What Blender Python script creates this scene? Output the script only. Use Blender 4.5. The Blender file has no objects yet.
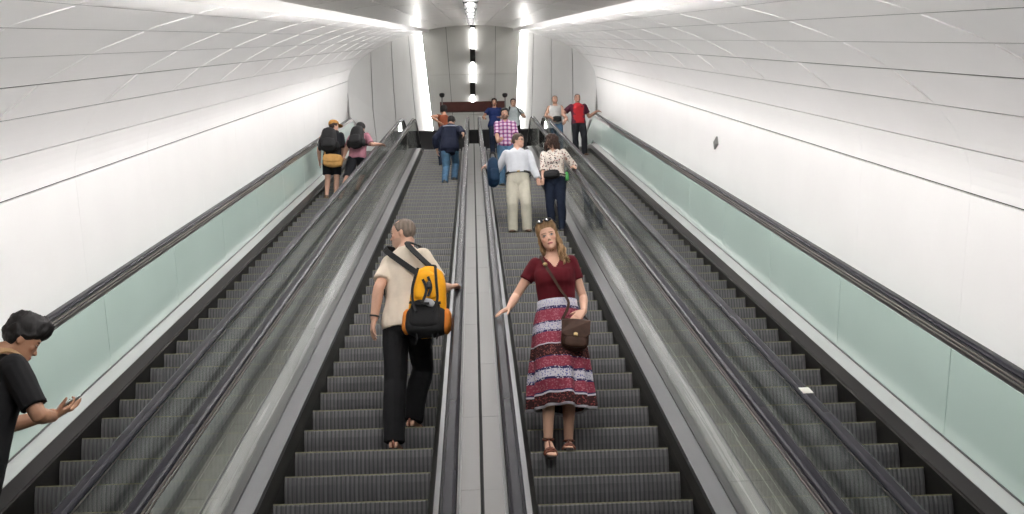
import bpy, bmesh, math, random
import numpy as np
from mathutils import Vector, Matrix, Euler, Quaternion, noise
random.seed(7)
SC = bpy.context.scene
COL = SC.collection
PI = math.pi
A30 = math.radians(30); CA, SA, TA = math.cos(A30), math.sin(A30), math.tan(A30)
EYE = 1.65
NOSE = 3.387            # drop of the step-nose line under the eye, straight below it
FPX = 970.76
STEP = 0.4064           # step pitch along the slope
# ------------------------------------------------------------------ camera
PITCH, YAW, ROLL = 0.300581, 0.037813, 0.03605
cF = Vector((math.sin(YAW)*math.cos(PITCH), math.cos(YAW)*math.cos(PITCH), math.sin(PITCH)))
cR0 = Vector((math.cos(YAW), -math.sin(YAW), 0)); cU0 = cR0.cross(cF)
cR = cR0*math.cos(ROLL) - cU0*math.sin(ROLL)
cU = cR0*math.sin(ROLL) + cU0*math.cos(ROLL)
CAM = Vector((0.003, 0, EYE))
cam = bpy.data.cameras.new('camera'); camo = bpy.data.objects.new('camera', cam); COL.objects.link(camo)
m = Matrix((cR, cU, -cF)).transposed().to_4x4(); m.translation = CAM
camo.matrix_world = m
cam.sensor_width = 36.0; cam.lens = FPX*36/1024; cam.clip_start = .05; cam.clip_end = 300
SC.camera = camo
def pray(px, py): return cF + cR*((px-512)/FPX) - cU*((py-257)/FPX)
def at(px, py, Y):
    d = pray(px, py); return CAM + d*((Y-CAM.y)/d.y)
def atX(px, py, X):
    d = pray(px, py); return CAM + d*((X-CAM.x)/d.x)
def onv(px, py, v):
    d = pray(px, py); return CAM + d*((v-NOSE)/(d.z-TA*d.y))

# ------------------------------------------------------------------ helpers
def tag(o, label=None, cat=None, group=None, kind=None):
    if label: o['label'] = label
    if cat: o['category'] = cat
    if group: o['group'] = group
    if kind: o['kind'] = kind
    return o
def thing(name, label, cat, loc=(0, 0, 0), group=None):
    o = bpy.data.objects.new(name, None); COL.objects.link(o); o.location = loc; o.empty_display_size = .1
    return tag(o, label, cat, group)
def mesh_from(name, V, Fc, smooth=False):
    me = bpy.data.meshes.new(name); me.from_pydata([tuple(v) for v in V], [], [tuple(f) for f in Fc]); me.validate()
    if smooth: me.polygons.foreach_set('use_smooth', [True]*len(me.polygons))
    return me
def wmat(o):
    b = Matrix.Translation(o.location)
    return b if o.parent is None else wmat(o.parent) @ o.matrix_parent_inverse @ b
def link(name, me, mat=None, parent=None):
    o = bpy.data.objects.new(name, me); COL.objects.link(o)
    if mat is not None and not me.materials: me.materials.append(mat)
    if parent is not None:
        o.parent = parent; o.matrix_parent_inverse = wmat(parent).inverted()
    return o
class MB:
    def __init__(s): s.v = []; s.f = []; s.mi = []; s.m = 0
    def add(s, V, Fc):
        b = len(s.v); s.v += [Vector(v) for v in V]
        for f in Fc: s.f.append([b+i for i in f]); s.mi.append(s.m)
    def box(s, a, b):
        (x0, y0, z0), (x1, y1, z1) = a, b
        s.add([(x0,y0,z0),(x1,y0,z0),(x1,y1,z0),(x0,y1,z0),(x0,y0,z1),(x1,y0,z1),(x1,y1,z1),(x0,y1,z1)],
              [(0,3,2,1),(4,5,6,7),(0,1,5,4),(1,2,6,5),(2,3,7,6),(3,0,4,7)])
    def hexa(s, P):   # 8 points, bottom loop then top loop
        s.add(P, [(0,3,2,1),(4,5,6,7),(0,1,5,4),(1,2,6,5),(2,3,7,6),(3,0,4,7)])
    def tube(s, pts, rad, n=8, cap=True, flat=1.0, up=None):
        V, Fc = tube_geo(pts, rad, n, cap, flat, up); s.add(V, Fc)
    def build(s, name, mats=None, parent=None, smooth=False, fix=True):
        me = mesh_from(name, s.v, s.f, smooth)
        if isinstance(mats, (list, tuple)):
            for mm in mats: me.materials.append(mm)
            me.polygons.foreach_set('material_index', s.mi)
        elif mats is not None: me.materials.append(mats)
        if fix:
            bm = bmesh.new(); bm.from_mesh(me); bmesh.ops.recalc_face_normals(bm, faces=bm.faces); bm.to_mesh(me); bm.free()
        return link(name, me, None, parent)
def tube_geo(pts, rad, n=8, cap=True, flat=1.0, up=None):
    pts = [Vector(p) for p in pts]
    if not hasattr(rad, '__len__'): rad = [rad]*len(pts)
    V, Fc = [], []
    u = None
    for i, p in enumerate(pts):
        t = (pts[min(i+1, len(pts)-1)]-pts[max(i-1, 0)]).normalized()
        if u is None:
            a = Vector(up) if up is not None else (Vector((0,0,1)) if abs(t.z) < .9 else Vector((0,1,0)))
            u = (a - t*a.dot(t)).normalized()
        else: u = (u - t*u.dot(t)).normalized()
        w = t.cross(u)
        for k in range(n):
            an = 2*PI*k/n
            V.append(p + u*(math.cos(an)*rad[i]*flat) + w*(math.sin(an)*rad[i]))
    for i in range(len(pts)-1):
        for k in range(n):
            Fc.append((i*n+k, i*n+(k+1) % n, (i+1)*n+(k+1) % n, (i+1)*n+k))
    if cap:
        Fc.append(tuple(range(n))[::-1]); Fc.append(tuple(range((len(pts)-1)*n, len(pts)*n)))
    return V, Fc

# ------------------------------------------------------------------ materials
def mat(name, col, rough=.5, metal=0., spec=.5, emit=None, estr=0.):
    ma = bpy.data.materials.new(name); ma.use_nodes = True
    b = ma.node_tree.nodes['Principled BSDF']
    b.inputs['Base Color'].default_value = (*col, 1); b.inputs['Roughness'].default_value = rough
    b.inputs['Metallic'].default_value = metal; b.inputs['Specular IOR Level'].default_value = spec
    if emit: b.inputs['Emission Color'].default_value = (*emit, 1); b.inputs['Emission Strength'].default_value = estr
    return ma
def N_(ma, typ, **kw):
    n = ma.node_tree.nodes.new(typ)
    for k, v in kw.items(): setattr(n, k, v)
    return n
def L_(ma, a, b): ma.node_tree.links.new(a, b)
def noise_tint(ma, scale, amt, map_scale=(1, 1, 1), detail=3, bump=0., rough_amt=0., coord='Object'):
    """vary base colour (and bump) with a noise texture"""
    nt = ma.node_tree; b = nt.nodes['Principled BSDF']
    tc = N_(ma, 'ShaderNodeTexCoord'); mp = N_(ma, 'ShaderNodeMapping'); mp.inputs['Scale'].default_value = map_scale
    L_(ma, tc.outputs[coord], mp.inputs['Vector'])
    no = N_(ma, 'ShaderNodeTexNoise'); no.inputs['Scale'].default_value = scale; no.inputs['Detail'].default_value = detail
    L_(ma, mp.outputs['Vector'], no.inputs['Vector'])
    c = b.inputs['Base Color'].default_value[:]
    rp = N_(ma, 'ShaderNodeValToRGB')
    rp.color_ramp.elements[0].position = .3; rp.color_ramp.elements[1].position = .7
    rp.color_ramp.elements[0].color = (c[0]*(1-amt), c[1]*(1-amt), c[2]*(1-amt), 1)
    rp.color_ramp.elements[1].color = (min(1, c[0]*(1+amt)), min(1, c[1]*(1+amt)), min(1, c[2]*(1+amt)), 1)
    L_(ma, no.outputs['Fac'], rp.inputs['Fac']); L_(ma, rp.outputs['Color'], b.inputs['Base Color'])
    if bump:
        bp = N_(ma, 'ShaderNodeBump'); bp.inputs['Strength'].default_value = bump; bp.inputs['Distance'].default_value = .01
        L_(ma, no.outputs['Fac'], bp.inputs['Height']); L_(ma, bp.outputs['Normal'], b.inputs['Normal'])
    if rough_amt:
        mr = N_(ma, 'ShaderNodeMapRange'); r = b.inputs['Roughness'].default_value
        mr.inputs['To Min'].default_value = max(.02, r-rough_amt); mr.inputs['To Max'].default_value = r+rough_amt
        L_(ma, no.outputs['Fac'], mr.inputs['Value']); L_(ma, mr.outputs['Result'], b.inputs['Roughness'])
    return ma
M = {}
M['wall'] = noise_tint(mat('white_enamel_panel', (.91, .895, .885), .38, 0, .4), 1.3, .015)
M['wallback'] = mat('joint_backing', (.10, .097, .093), .8)
M['ceil'] = noise_tint(mat('pale_metal_ceiling', (.74, .71, .68), .30, .3), 2.0, .03, rough_amt=.06)
M['ceilgap'] = mat('ceiling_gap', (.06, .055, .05), .8)
M['backpanel'] = noise_tint(mat('grey_screen_panel', (.74, .745, .715), .5, .0), 1.5, .03)
M['splayback'] = mat('pale_joint_backing', (.42, .41, .40), .8)
M['splay'] = noise_tint(mat('white_splay_panel', (.78, .78, .77), .45), 1.2, .02)
M['floor'] = noise_tint(mat('grey_terrazzo', (.35, .34, .33), .35), 25, .15)
M['step'] = noise_tint(mat('dark_grey_step_metal', (.165, .165, .17), .45, .5), 9, .3, (4.0, .4, .25), 4, rough_amt=.08)
M['groove'] = mat('step_groove_shade', (.085, .085, .088), .7)  # shade inside the riser grooves, put into the colour of their faces
M['tread'] = noise_tint(mat('grey_tread_metal', (.16, .16, .165), .45, .5), 30, .15)
M['yellow'] = noise_tint(mat('worn_yellow_line', (.21, .20, .115), .6), 30, .3)
M['skirt'] = noise_tint(mat('dark_skirt_metal', (.014, .0135, .012), .45, .3, .25), 3, .2, (1, .3, .3), rough_amt=.08)
M['band'] = noise_tint(mat('grey_brushed_band', (.19, .18, .18), .32, .8), 3, .15, (1, .15, .15), rough_amt=.07)
M['deck'] = noise_tint(mat('bright_aluminium_deck', (.20, .20, .208), .30, .85), 2, .04, (8, .1, .1), rough_amt=.03)
M['whitedeck'] = noise_tint(mat('pale_satin_deck', (.68, .67, .67), .30, .7), 3, .06, (2, .15, .15), rough_amt=.06)
M['steel'] = noise_tint(mat('brushed_steel_cover', (.11, .106, .102), .40, .5), 1.2, .03, (5.0, .3, .3), 1)
M['cover2'] = noise_tint(mat('satin_steel_cover', (.34, .33, .295), .27, .55), 2.5, .05, (9.0, .15, .15), rough_amt=.03)
M['black'] = mat('black_rubber', (.012, .012, .013), .42)
M['rubber'] = mat('handrail_rubber', (.017, .017, .022), .27, 0, .05)
M['guide'] = mat('handrail_guide_metal', (.50, .46, .43), .35, .9)
M['mould'] = mat('dark_base_mould', (.05, .05, .05), .35, .6)
M['green'] = noise_tint(mat('pale_green_backed_glass', (.51, .64, .585), .16, 0, .55), .8, .03)
M['gap'] = mat('shadow_gap', (.01, .01, .01), .9)
M['lampframe'] = mat('black_lamp_frame', (.012, .012, .012), .5)
M['cove'] = mat('cove_strip', (.9, .9, .9), .5, emit=(1, .975, .965), estr=92.)
M['slot'] = mat('slot_lamp', (.9, .9, .9), .5, emit=(1, .98, .95), estr=36.)
M['tube'] = mat('lamp_diffuser', (.9, .9, .9), .5, emit=(1, .972, .955), estr=60.)
M['coltube'] = mat('column_tube', (.9, .9, .9), .5, emit=(1, .972, .955), estr=7.)
M['brown'] = noise_tint(mat('dark_red_brown_panel', (.10, .028, .022), .35), 6, .2)
M['darkplinth'] = mat('black_stone_plinth', (.013, .013, .014), .3)
M['postmetal'] = mat('dark_post_metal', (.03, .03, .03), .4, .6)
M['postgrey'] = mat('grey_post_metal', (.30, .30, .29), .4, .6)
def glass_mat():
    ma = bpy.data.materials.new('clear_balustrade_glass'); ma.use_nodes = True; nt = ma.node_tree
    for n in list(nt.nodes): nt.nodes.remove(n)
    out = N_(ma, 'ShaderNodeOutputMaterial'); mix = N_(ma, 'ShaderNodeMixShader')
    tr = N_(ma, 'ShaderNodeBsdfTransparent'); tr.inputs['Color'].default_value = (.945, .965, .955, 1)
    gl = N_(ma, 'ShaderNodeBsdfGlossy'); gl.inputs['Roughness'].default_value = .02
    lw = N_(ma, 'ShaderNodeLayerWeight'); lw.inputs['Blend'].default_value = .5
    pw = N_(ma, 'ShaderNodeMath', operation='POWER'); pw.inputs[1].default_value = 4.5
    mu = N_(ma, 'ShaderNodeMath', operation='MULTIPLY_ADD'); mu.inputs[1].default_value = .75; mu.inputs[2].default_value = .035
    L_(ma, lw.outputs['Facing'], pw.inputs[0]); L_(ma, pw.outputs[0], mu.inputs[0])
    L_(ma, mu.outputs[0], mix.inputs['Fac']); L_(ma, tr.outputs[0], mix.inputs[1]); L_(ma, gl.outputs[0], mix.inputs[2])
    L_(ma, mix.outputs[0], out.inputs['Surface']); return ma
M['glass'] = glass_mat()
M['glassedge'] = mat('green_glass_edge', (.05, .12, .09), .2)

# ------------------------------------------------------------------ slope geometry
def S(t, X, v):            # point on the slope: t metres along it, v metres above the nose line (measured upright)
    w = v*CA
    return Vector((X, t*CA - w*SA, t*SA + w*CA - NOSE + EYE))
YB = (NOSE-EYE)/TA         # nose line meets the lower floor
ZTOP = 12.235; YT = (ZTOP+NOSE-EYE)/TA
def base(Y):               # floor level, softened at both bends
    z = TA*Y - NOSE + EYE
    def smax(a, b, k): h = max(k-abs(a-b), 0)/k; return max(a, b) + h*h*k*.25
    z = smax(z, 0, .5)
    return -smax(-z, -ZTOP, .5)
YS = [1.5, 2.1, 2.5, 2.8, 3.0, 3.3, 3.6, 4.2, 23.2, 23.5, 23.8, 24.1, 24.4, 24.7, 25.0, 25.4, 25.9]
def sweep(mb, prof, Ys=YS, closed=True):
    n = len(prof); b = len(mb.v); V = []; Fc = []
    for Y in Ys:
        z = base(Y)
        for X, v in prof: V.append((X, Y, z+v))
    for i in range(len(Ys)-1):
        for k in range(n if closed else n-1):
            Fc.append((i*n+k, i*n+(k+1) % n, (i+1)*n+(k+1) % n, (i+1)*n+k))
    if closed:
        Fc.append(tuple(range(n))[::-1]); Fc.append(tuple(range((len(Ys)-1)*n, len(Ys)*n)))
    mb.add(V, Fc)
# ------------------------------------------------------------------ the tunnel
MOD = STEP*5
EA, EB, EV = 3.63, 1.83, 2.04
def ell(v): return EA*math.sqrt(max(0, 1-((v-EV)/EB)**2))
ROWS = [2.04, 2.42, 2.79, 3.085, 3.31, 3.485, 3.605, 3.70]
T0, T1 = 2.5, 37.6
def vault_wall(sg, name):
    mb = MB(); k = 0
    nmod = int((T1-T0)/MOD)+1
    for j in range(nmod):
        ta = T0 + j*MOD; tb = min(ta+MOD, T1+.3); g = .0012
        # upright lower wall sheet
        for (va, vb) in ((-1.6, EV-.020),):
            X0 = sg*EA; X1 = sg*(EA+.03)
            mb.hexa([S(ta+g, X0, va), S(tb-g, X0, va), S(tb-g, X1, va), S(ta+g, X1, va), S(ta+g, X0, vb), S(tb-g, X0, vb), S(tb-g, X1, vb), S(ta+g, X1, vb)])
        for r in range(len(ROWS)-1):
            va, vb = ROWS[r], ROWS[r+1]
            lip = .005 if r > 2 else 0.; gj = .0012
            top = vb-(.003 if r > 2 else .009)
            pts = []
            for q in range(6):
                vv = va+(top-va)*q/5; pts.append((ell(vv)-lip*(1-q/5), vv))
            for q in range(5):
                (xa, pa), (xb, pb) = pts[q], pts[q+1]
                P = [S(ta+gj, sg*xa, pa), S(tb-gj, sg*xa, pa), S(tb-gj, sg*(xa+.03), pa+.02*(q > 0)), S(ta+gj, sg*(xa+.03), pa+.02*(q > 0)),
                     S(ta+gj, sg*xb, pb), S(tb-gj, sg*xb, pb), S(tb-gj, sg*(xb+.03), pb+.02*(q < 4)), S(ta+gj, sg*(xb+.03), pb+.02*(q < 4))]
                mb.hexa(P)
    for j in range(1, nmod):   # thin ribs added to stand in for edge highlights at the upper joints
        t = T0+j*MOD
        for r in range(2, len(ROWS)-1):
            va, vb = ROWS[r], ROWS[r+1]; lip = 0
            P = []
            for x, v in ((ell(va)-lip, va), (ell(vb), vb-.012)):
                P += [S(t-.004, sg*(x-.0008), v), S(t+.004, sg*(x-.0008), v), S(t+.004, sg*(x+.01), v+.004), S(t-.004, sg*(x+.01), v+.004)]
            mb.hexa(P)
    mb.m = 1   # backing behind the joints
    vs = [-1.6, EV] + ROWS[1:]
    for a, b in zip(vs[:-1], vs[1:]):
        xa, xb = ell(max(a, EV))+.035, ell(max(b, EV))+.035
        mb.hexa([S(T0, sg*xa, a), S(T1, sg*xa, a), S(T1, sg*(xa+.03), a), S(T0, sg*(xa+.03), a), S(T0, sg*xb, b+.02), S(T1, sg*xb, b+.02), S(T1, sg*(xb+.03), b+.02), S(T0, sg*(xb+.03), b+.02)])
    return tag(mb.build(name, [M['wall'], M['wallback']]), kind='structure')
vault_wall(-1, 'wall_left'); vault_wall(1, 'wall_right')
# ceiling sheets between the two coves
def ceiling():
    mb = MB(); xs = [-1.46, -.97, -.47, -.085, .085, .47, .97, 1.46]
    nmod = int((T1-T0)/MOD)+1
    def cv(x): return EV + EB*math.sqrt(1-(x/EA)**2) + .015
    for j in range(nmod):
        for q in range(len(xs)-1):
            if q == 3: continue
            off = (MOD/2 if q % 2 else 0)
            ta = T0+j*MOD-off; tb = ta+MOD; g = .007
            xa, xb = xs[q]+g, xs[q+1]-g; a, b = cv(xa), cv(xb)
            rt = random.uniform(-.004, .004)
            mb.hexa([S(ta+g, xa, a+rt), S(tb-g, xa, a-rt), S(tb-g, xb, b-rt), S(ta+g, xb, b+rt), S(ta+g, xa, a+.02), S(tb-g, xa, a+.02), S(tb-g, xb, b+.02), S(ta+g, xb, b+.02)])
    mb.m = 1
    for a, b in ((-1.52, -.8), (-.8, 0), (0, .8), (.8, 1.52)):
        va, vb = cv(a)+.05, cv(b)+.05
        mb.hexa([S(T0, a, va), S(T1, a, va), S(T1, b, vb), S(T0, b, vb), S(T0, a, va+.03), S(T1, a, va+.03), S(T1, b, vb+.03), S(T0, b, vb+.03)])
    mb.m = 2   # cove lips
    for sg in (-1, 1):
        xa, xb = sg*1.452, sg*1.468
        mb.hexa([S(T0, xa, 3.625), S(T1, xa, 3.625), S(T1, xb, 3.625), S(T0, xb, 3.625), S(T0, xa, 3.76), S(T1, xa, 3.76), S(T1, xb, 3.76), S(T0, xb, 3.76)])
    return tag(mb.build('ceiling', [M['ceil'], M['ceilgap'], M['wall']]), kind='structure')
ceiling()
# cove lamps behind the lips along both edges of the ceiling, washing down over the wall rows
for sg, nm in ((-1, 'left'), (1, 'right')):
    o = thing('cove_light', 'long white light line in the %s cove where ceiling meets curved wall' % nm, 'cove light', S(5, sg*1.5, 3.70))
    d = MB()
    for t in np.arange(5.0, 29.9, 2.49):
        x0, x1 = sg*1.476, sg*1.494
        d.hexa([S(t, x0, 3.657), S(t+2.48, x0, 3.657), S(t+2.48, x1, 3.657), S(t, x1, 3.657), S(t, x0, 3.688), S(t+2.48, x0, 3.688), S(t+2.48, x1, 3.688), S(t, x1, 3.688)])
    d.build('light_strip', M['cove'], o)
# lower hall round the photographer's place
mb = MB()
mb.box((-3.9, -5, -.1), (3.9, YB+1.2, 0)); tag(mb.build('floor', M['floor']), kind='structure')
mb = MB(); mb.box((-3.80, -5, 0), (-3.70, 4.3, 3.95)); tag(mb.build('wall_lower_left', M['wall']), kind='structure')
mb = MB(); mb.box((3.70, -5, 0), (3.80, 4.3, 3.95)); tag(mb.build('wall_lower_right', M['wall']), kind='structure')
mb = MB(); mb.box((-3.8, -5.1, 0), (3.8, -5, 3.95)); tag(mb.build('wall_back', M['wall']), kind='structure')
mb = MB(); mb.box((-3.8, -5, 3.88), (3.8, 2.6, 3.98)); tag(mb.build('ceiling_lower', M['ceil']), kind='structure')
mb = MB(); mb.box((-3.8, .22, 2.45), (3.8, .32, 3.9)); tag(mb.build('wall_bulkhead', M['wall']), kind='structure')
# ceiling light line: a run of lamps, each a black frame round a glowing tube
def lamp_mesh():
    f = MB(); h = .98; w = .05
    def bx(m, t0, t1, x0, x1, a, b):
        m.hexa([S(t0, x0, a)-S(0,0,0), S(t1, x0, a)-S(0,0,0), S(t1, x1, a)-S(0,0,0), S(t0, x1, a)-S(0,0,0), S(t0, x0, b)-S(0,0,0), S(t1, x0, b)-S(0,0,0), S(t1, x1, b)-S(0,0,0), S(t0, x1, b)-S(0,0,0)])
    bx(f, -h, h, -w-.022, -w, -.022, .04); bx(f, -h, h, w, w+.022, -.022, .04)
    bx(f, -h, -h+.16, -w-.022, w+.022, -.085, .04); bx(f, h-.16, h, -w-.022, w+.022, -.085, .04); bx(f, -h, h, -w, w, .035, .045)
    d = MB(); bx(d, -h+.16, h-.16, -w+.012, w-.012, -.05, .0)
    return f, d
lamp_me = None
LAMP_P = 2.05
lt = 5.9
while lt < 27.6:
    p = S(lt, 0, 3.842)
    o = thing('ceiling_light', 'narrow white tube lamp in a black frame along the crown of the sloping ceiling', 'ceiling light', p, 'ceiling line of tube lamps')
    if lamp_me is None:
        f, d = lamp_mesh()
        fo = f.build('frame', M['lampframe']); do = d.build('diffuser', M['tube']); lamp_me = (fo, do)
    else:
        fo, do = lamp_me[0].copy(), lamp_me[1].copy(); COL.objects.link(fo); COL.objects.link(do)
    fo.parent = o; do.parent = o
    lt += LAMP_P
# ------------------------------------------------------------------ upper landing
YBK = 29.8
tl, tr_ = at(421, 29, YBK), at(520, 30, YBK); bl, br = at(431, 112, YBK), at(516, 112, YBK)
def edge(a, b, z): k = (z-a.z)/(b.z-a.z); return a.lerp(b, k)
def panel_x(z): return edge(tl, bl, z).x, edge(tr_, br, z).x
mb = MB()
zs = [ZTOP, 13.3, 14.6, 15.95, 17.45, 19.75]
for i in range(len(zs)-1):
    za, zb = zs[i]+.006, zs[i+1]-.006
    xa0, xa1 = panel_x(za); xb0, xb1 = panel_x(zb)
    for q in range(4):
        fa, fb = q/4, (q+1)/4; g = .006
        P = []
        for yy, z, x0, x1 in ((0, za, xa0, xa1), (0, zb, xb0, xb1)):
            P.append([(x0+(x1-x0)*fa+g, z), (x0+(x1-x0)*fb-g, z)])
        (a0, z0), (a1, _) = P[0]; (b0, z1), (b1, _) = P[1]
        mb.hexa([(a0, YBK, z0), (a1, YBK, z0), (a1, YBK+.03, z0), (a0, YBK+.03, z0), (b0, YBK, z1), (b1, YBK, z1), (b1, YBK+.03, z1), (b0, YBK+.03, z1)])
mb.m = 1
x0, x1 = panel_x(ZTOP); u0, u1 = panel_x(19.75)
mb.hexa([(x0+.02, YBK+.035, ZTOP), (x1-.02, YBK+.035, ZTOP), (x1-.02, YBK+.06, ZTOP), (x0+.02, YBK+.06, ZTOP), (u0+.02, YBK+.035, 19.75), (u1-.02, YBK+.035, 19.75), (u1-.02, YBK+.06, 19.75), (u0+.02, YBK+.06, 19.75)])
tag(mb.build('wall_end', [M['backpanel'], M['ceilgap']]), kind='structure')
YSP0, YSP1 = 25.6, 30.25
def splay(sg, name):
    mb = MB(); n = 4
    zl = [ZTOP, 13.4, 14.8, 16.2, 18.0, 20.4]
    def pt(u, z):
        xi = panel_x(z)[0 if sg < 0 else 1] - sg*.06
        lean = .32*max(0, min(1, (15.2-z)/2.8))
        xo = sg*(EA + .06 - lean)
        bow = math.sin(u*PI)*.25
        return Vector((xo+(xi-xo)*u, YSP0+(YSP1-YSP0)*u+bow, z))
    for i in range(n):
        for sub in range(3):
            ua = i/n + sub/(3*n) + (.004 if sub == 0 else 0); ub = i/n+(sub+1)/(3*n) - (.004 if sub == 2 else 0)
            for a, b in zip(zl[:-1], zl[1:]):
                off = Vector((sg*.02, .03, 0))
                P = [pt(ua, a), pt(ub, a), pt(ub, a)+off, pt(ua, a)+off, pt(ua, b), pt(ub, b), pt(ub, b)+off, pt(ua, b)+off]
                mb.hexa(P)
    mb.m = 1
    for i in range(n*2):
        ua, ub = i/(2*n), (i+1)/(2*n); off = Vector((sg*.03, .05, 0)); of2 = Vector((sg*.06, .09, 0)); 
        for a, b in zip(zl[:-1], zl[1:]): mb.hexa([pt(ua, a)+off, pt(ub, a)+off, pt(ub, a)+of2, pt(ua, a)+of2, pt(ua, b)+off, pt(ub, b)+off, pt(ub, b)+of2, pt(ua, b)+of2])
    tag(mb.build(name, [M['splay'], M['splayback']]), kind='structure')
splay(-1, 'wall_splay_left'); splay(1, 'wall_splay_right')
mb = MB(); mb.box((-3.9, 25.28, ZTOP-.12), (3.9, 31, ZTOP)); tag(mb.build('floor_upper', M['floor']), kind='structure')
mb = MB(); mb.box((-3.0, 30.5, ZTOP), (3.0, 30.6, 20.6)); tag(mb.build('wall_recess', M['splay']), kind='structure')
# upright lamps in the slots behind both edges of the end screen
for sg, nm in ((-1, 'left'), (1, 'right')):
    i = 0 if sg < 0 else 1
    xa, xb = panel_x(13.4)[i]+sg*.03, panel_x(19.08)[i]+sg*.03
    o = thing('slot_light', 'tall white light strip glowing behind the %s edge of the grey end wall' % nm, 'wall light', ((xa+xb)/2, YBK+.16, ZTOP))
    d = MB()
    d.hexa([(xa-.018, YBK+.13, 13.4), (xa+.018, YBK+.13, 13.4), (xa+.018, YBK+.19, 13.4), (xa-.018, YBK+.19, 13.4), (xb-.018, YBK+.13, 19.08), (xb+.018, YBK+.13, 19.08), (xb+.018, YBK+.19, 19.08), (xb-.018, YBK+.19, 19.08)])
    d.build('diffuser', M['slot'], o)
    f = MB(); s2 = sg*-.05
    f.hexa([(xa+s2-.012, YBK+.12, 13.3), (xa+s2+.012, YBK+.12, 13.3), (xa+s2+.012, YBK+.2, 13.3), (xa+s2-.012, YBK+.2, 13.3), (xb+s2-.012, YBK+.12, 19.12), (xb+s2+.012, YBK+.12, 19.12), (xb+s2+.012, YBK+.2, 19.12), (xb+s2-.012, YBK+.2, 19.12)])
    f.build('housing', M['lampframe'], o)
# upright lamp column on the end wall: tubes and black holders in turn
segs = [(28, 49.5, 1), (49.5, 62.5, 0), (62.5, 83, 1), (83, 95, 0), (95, 102.5, 1)]
o = thing('lamp_column', 'upright line of white tubes and black holders in the middle of the grey end wall', 'wall light', at(472.5, 102.5, YBK-.05))
o.location.z = at(472.5, 102.5, YBK-.05).z
for ya, yb, lit in segs:
    pa, pb = at(472.5, ya, YBK-.05), at(472.5, yb, YBK-.05)
    d = MB(); w = .055 if lit else .09
    zlo, zhi = pb.z + (.004 if lit else -.0), pa.z - (.004 if lit else 0)
    d.box((pa.x-w, YBK-.05-w*.6, zlo), (pa.x+w, YBK-.006, zhi))
    d.build('tube' if lit else 'holder', M['coltube'] if lit else M['lampframe'], o)
pa = at(472.5, 25.5, YBK-.05); pb = at(472.5, 28, YBK-.05)
d = MB(); d.box((pa.x-.09, YBK-.09, pb.z), (pa.x+.09, YBK-.006, pa.z+.05)); d.build('holder', M['lampframe'], o)
# brown band and black plinth on the end wall
a, b = at(440, 102.5, YBK-.05), at(505, 110.8, YBK-.05)
mb = MB(); mb.box((a.x, YBK-.08, b.z), (b.x, YBK-.005, a.z)); tag(mb.build('wall_band', M['brown']), 'dark red brown panel strip across the foot of the grey end wall', 'panel')
a, b = at(405, 134, YBK-.5), at(520, 134, YBK-.5)
mb = MB(); mb.box((-2.2, YBK-.6, ZTOP), (2.2, YBK-.35, a.z)); mb.box((-2.24, YBK-.62, a.z), (2.24, YBK-.33, a.z+.05))
tag(mb.build('barrier_wall', M['darkplinth']), 'low black barrier wall on the upper landing before the end wall', 'barrier')
for px, side in ((442, 'left'), (505, 'right')):
    p = at(px, 97, 28.6)
    o = thing('lamp_post', 'thin post with a flat dark head on the landing, %s of the brown strip' % side, 'post', (p.x, 28.6, ZTOP))
    d = MB(); d.tube([(p.x, 28.6, ZTOP), (p.x, 28.6, p.z)], .022, 10); d.tube([(p.x, 28.6, ZTOP), (p.x, 28.6, ZTOP+.03)], .14, 14); d.build('post', M['postgrey'], o)
    d = MB(); d.tube([(p.x, 28.6, p.z-.02), (p.x, 28.6, p.z+.03), (p.x, 28.6, p.z+.10)], [.03, .08, .09], 12); d.build('lamp_head', M['postmetal'], o)
# small plate on the right wall
p = atX(716, 143, 3.62)
mb = MB(); mb.box((3.605, p.y-.10, p.z-.06), (3.628, p.y+.10, p.z+.06)); mb.box((3.598, p.y-.07, p.z-.035), (3.606, p.y+.07, p.z+.035))
tag(mb.build('wall_plate', M['postgrey']), 'small grey plate fixed to the white right wall', 'wall plate')

# ------------------------------------------------------------------ escalators
def step_mesh(half):
    """one step: nose at the origin, tread running back, ribbed riser hanging down"""
    r = MB(); pitch = .030; n = int(2*half/pitch); w = 2*half/n
    xs = []
    for i in range(n):
        x = -half+i*w
        xs += [(x, 0), (x+w*.5, 0), (x+w*.5, 1), (x+w, 1)]
    zs = [(0, 0), (-.012, -.004), (-.06, -.002), (-.12, .008), (-.17, .022), (-.215, .04)]
    V = []; Fc = []
    for z, y in zs:
        for x, gr in xs: V.append((x, y + (.007 if gr else 0), z))
    m_ = len(xs)
    F2 = []
    for i in range(len(zs)-1):
        for k in range(m_-1): (F2 if k % 4 == 2 else Fc).append((i*m_+k, i*m_+k+1, (i+1)*m_+k+1, (i+1)*m_+k))
    r.add(V, Fc)
    r.m = 2; r.add(V, F2)
    r.m = 1
    V = []; Fc = []
    ys = [0, .36]
    for y in ys:
        for x, gr in xs: V.append((x, y + (.007 if gr and y == 0 else 0), -.008 if gr else 0))
    for k in range(m_-1): Fc.append((k, m_+k, m_+k+1, k+1))
    r.add(V, Fc)
    r.m = 0
    for sx in (-half, half):   # side cheeks
        r.add([(sx, 0, 0), (sx, .36, 0), (sx, .36, -.05), (sx, .045, -.215)], [(0, 1, 2, 3)])
    y = MB()
    y.box((-half, -.002, -.005), (half, .008, .002))
    y.box((-half, .008, -.002), (-half+.035, .34, .0025)); y.box((half-.035, .008, -.002), (half, .34, .0025))
    return r, y
HR_G = {}
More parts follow.
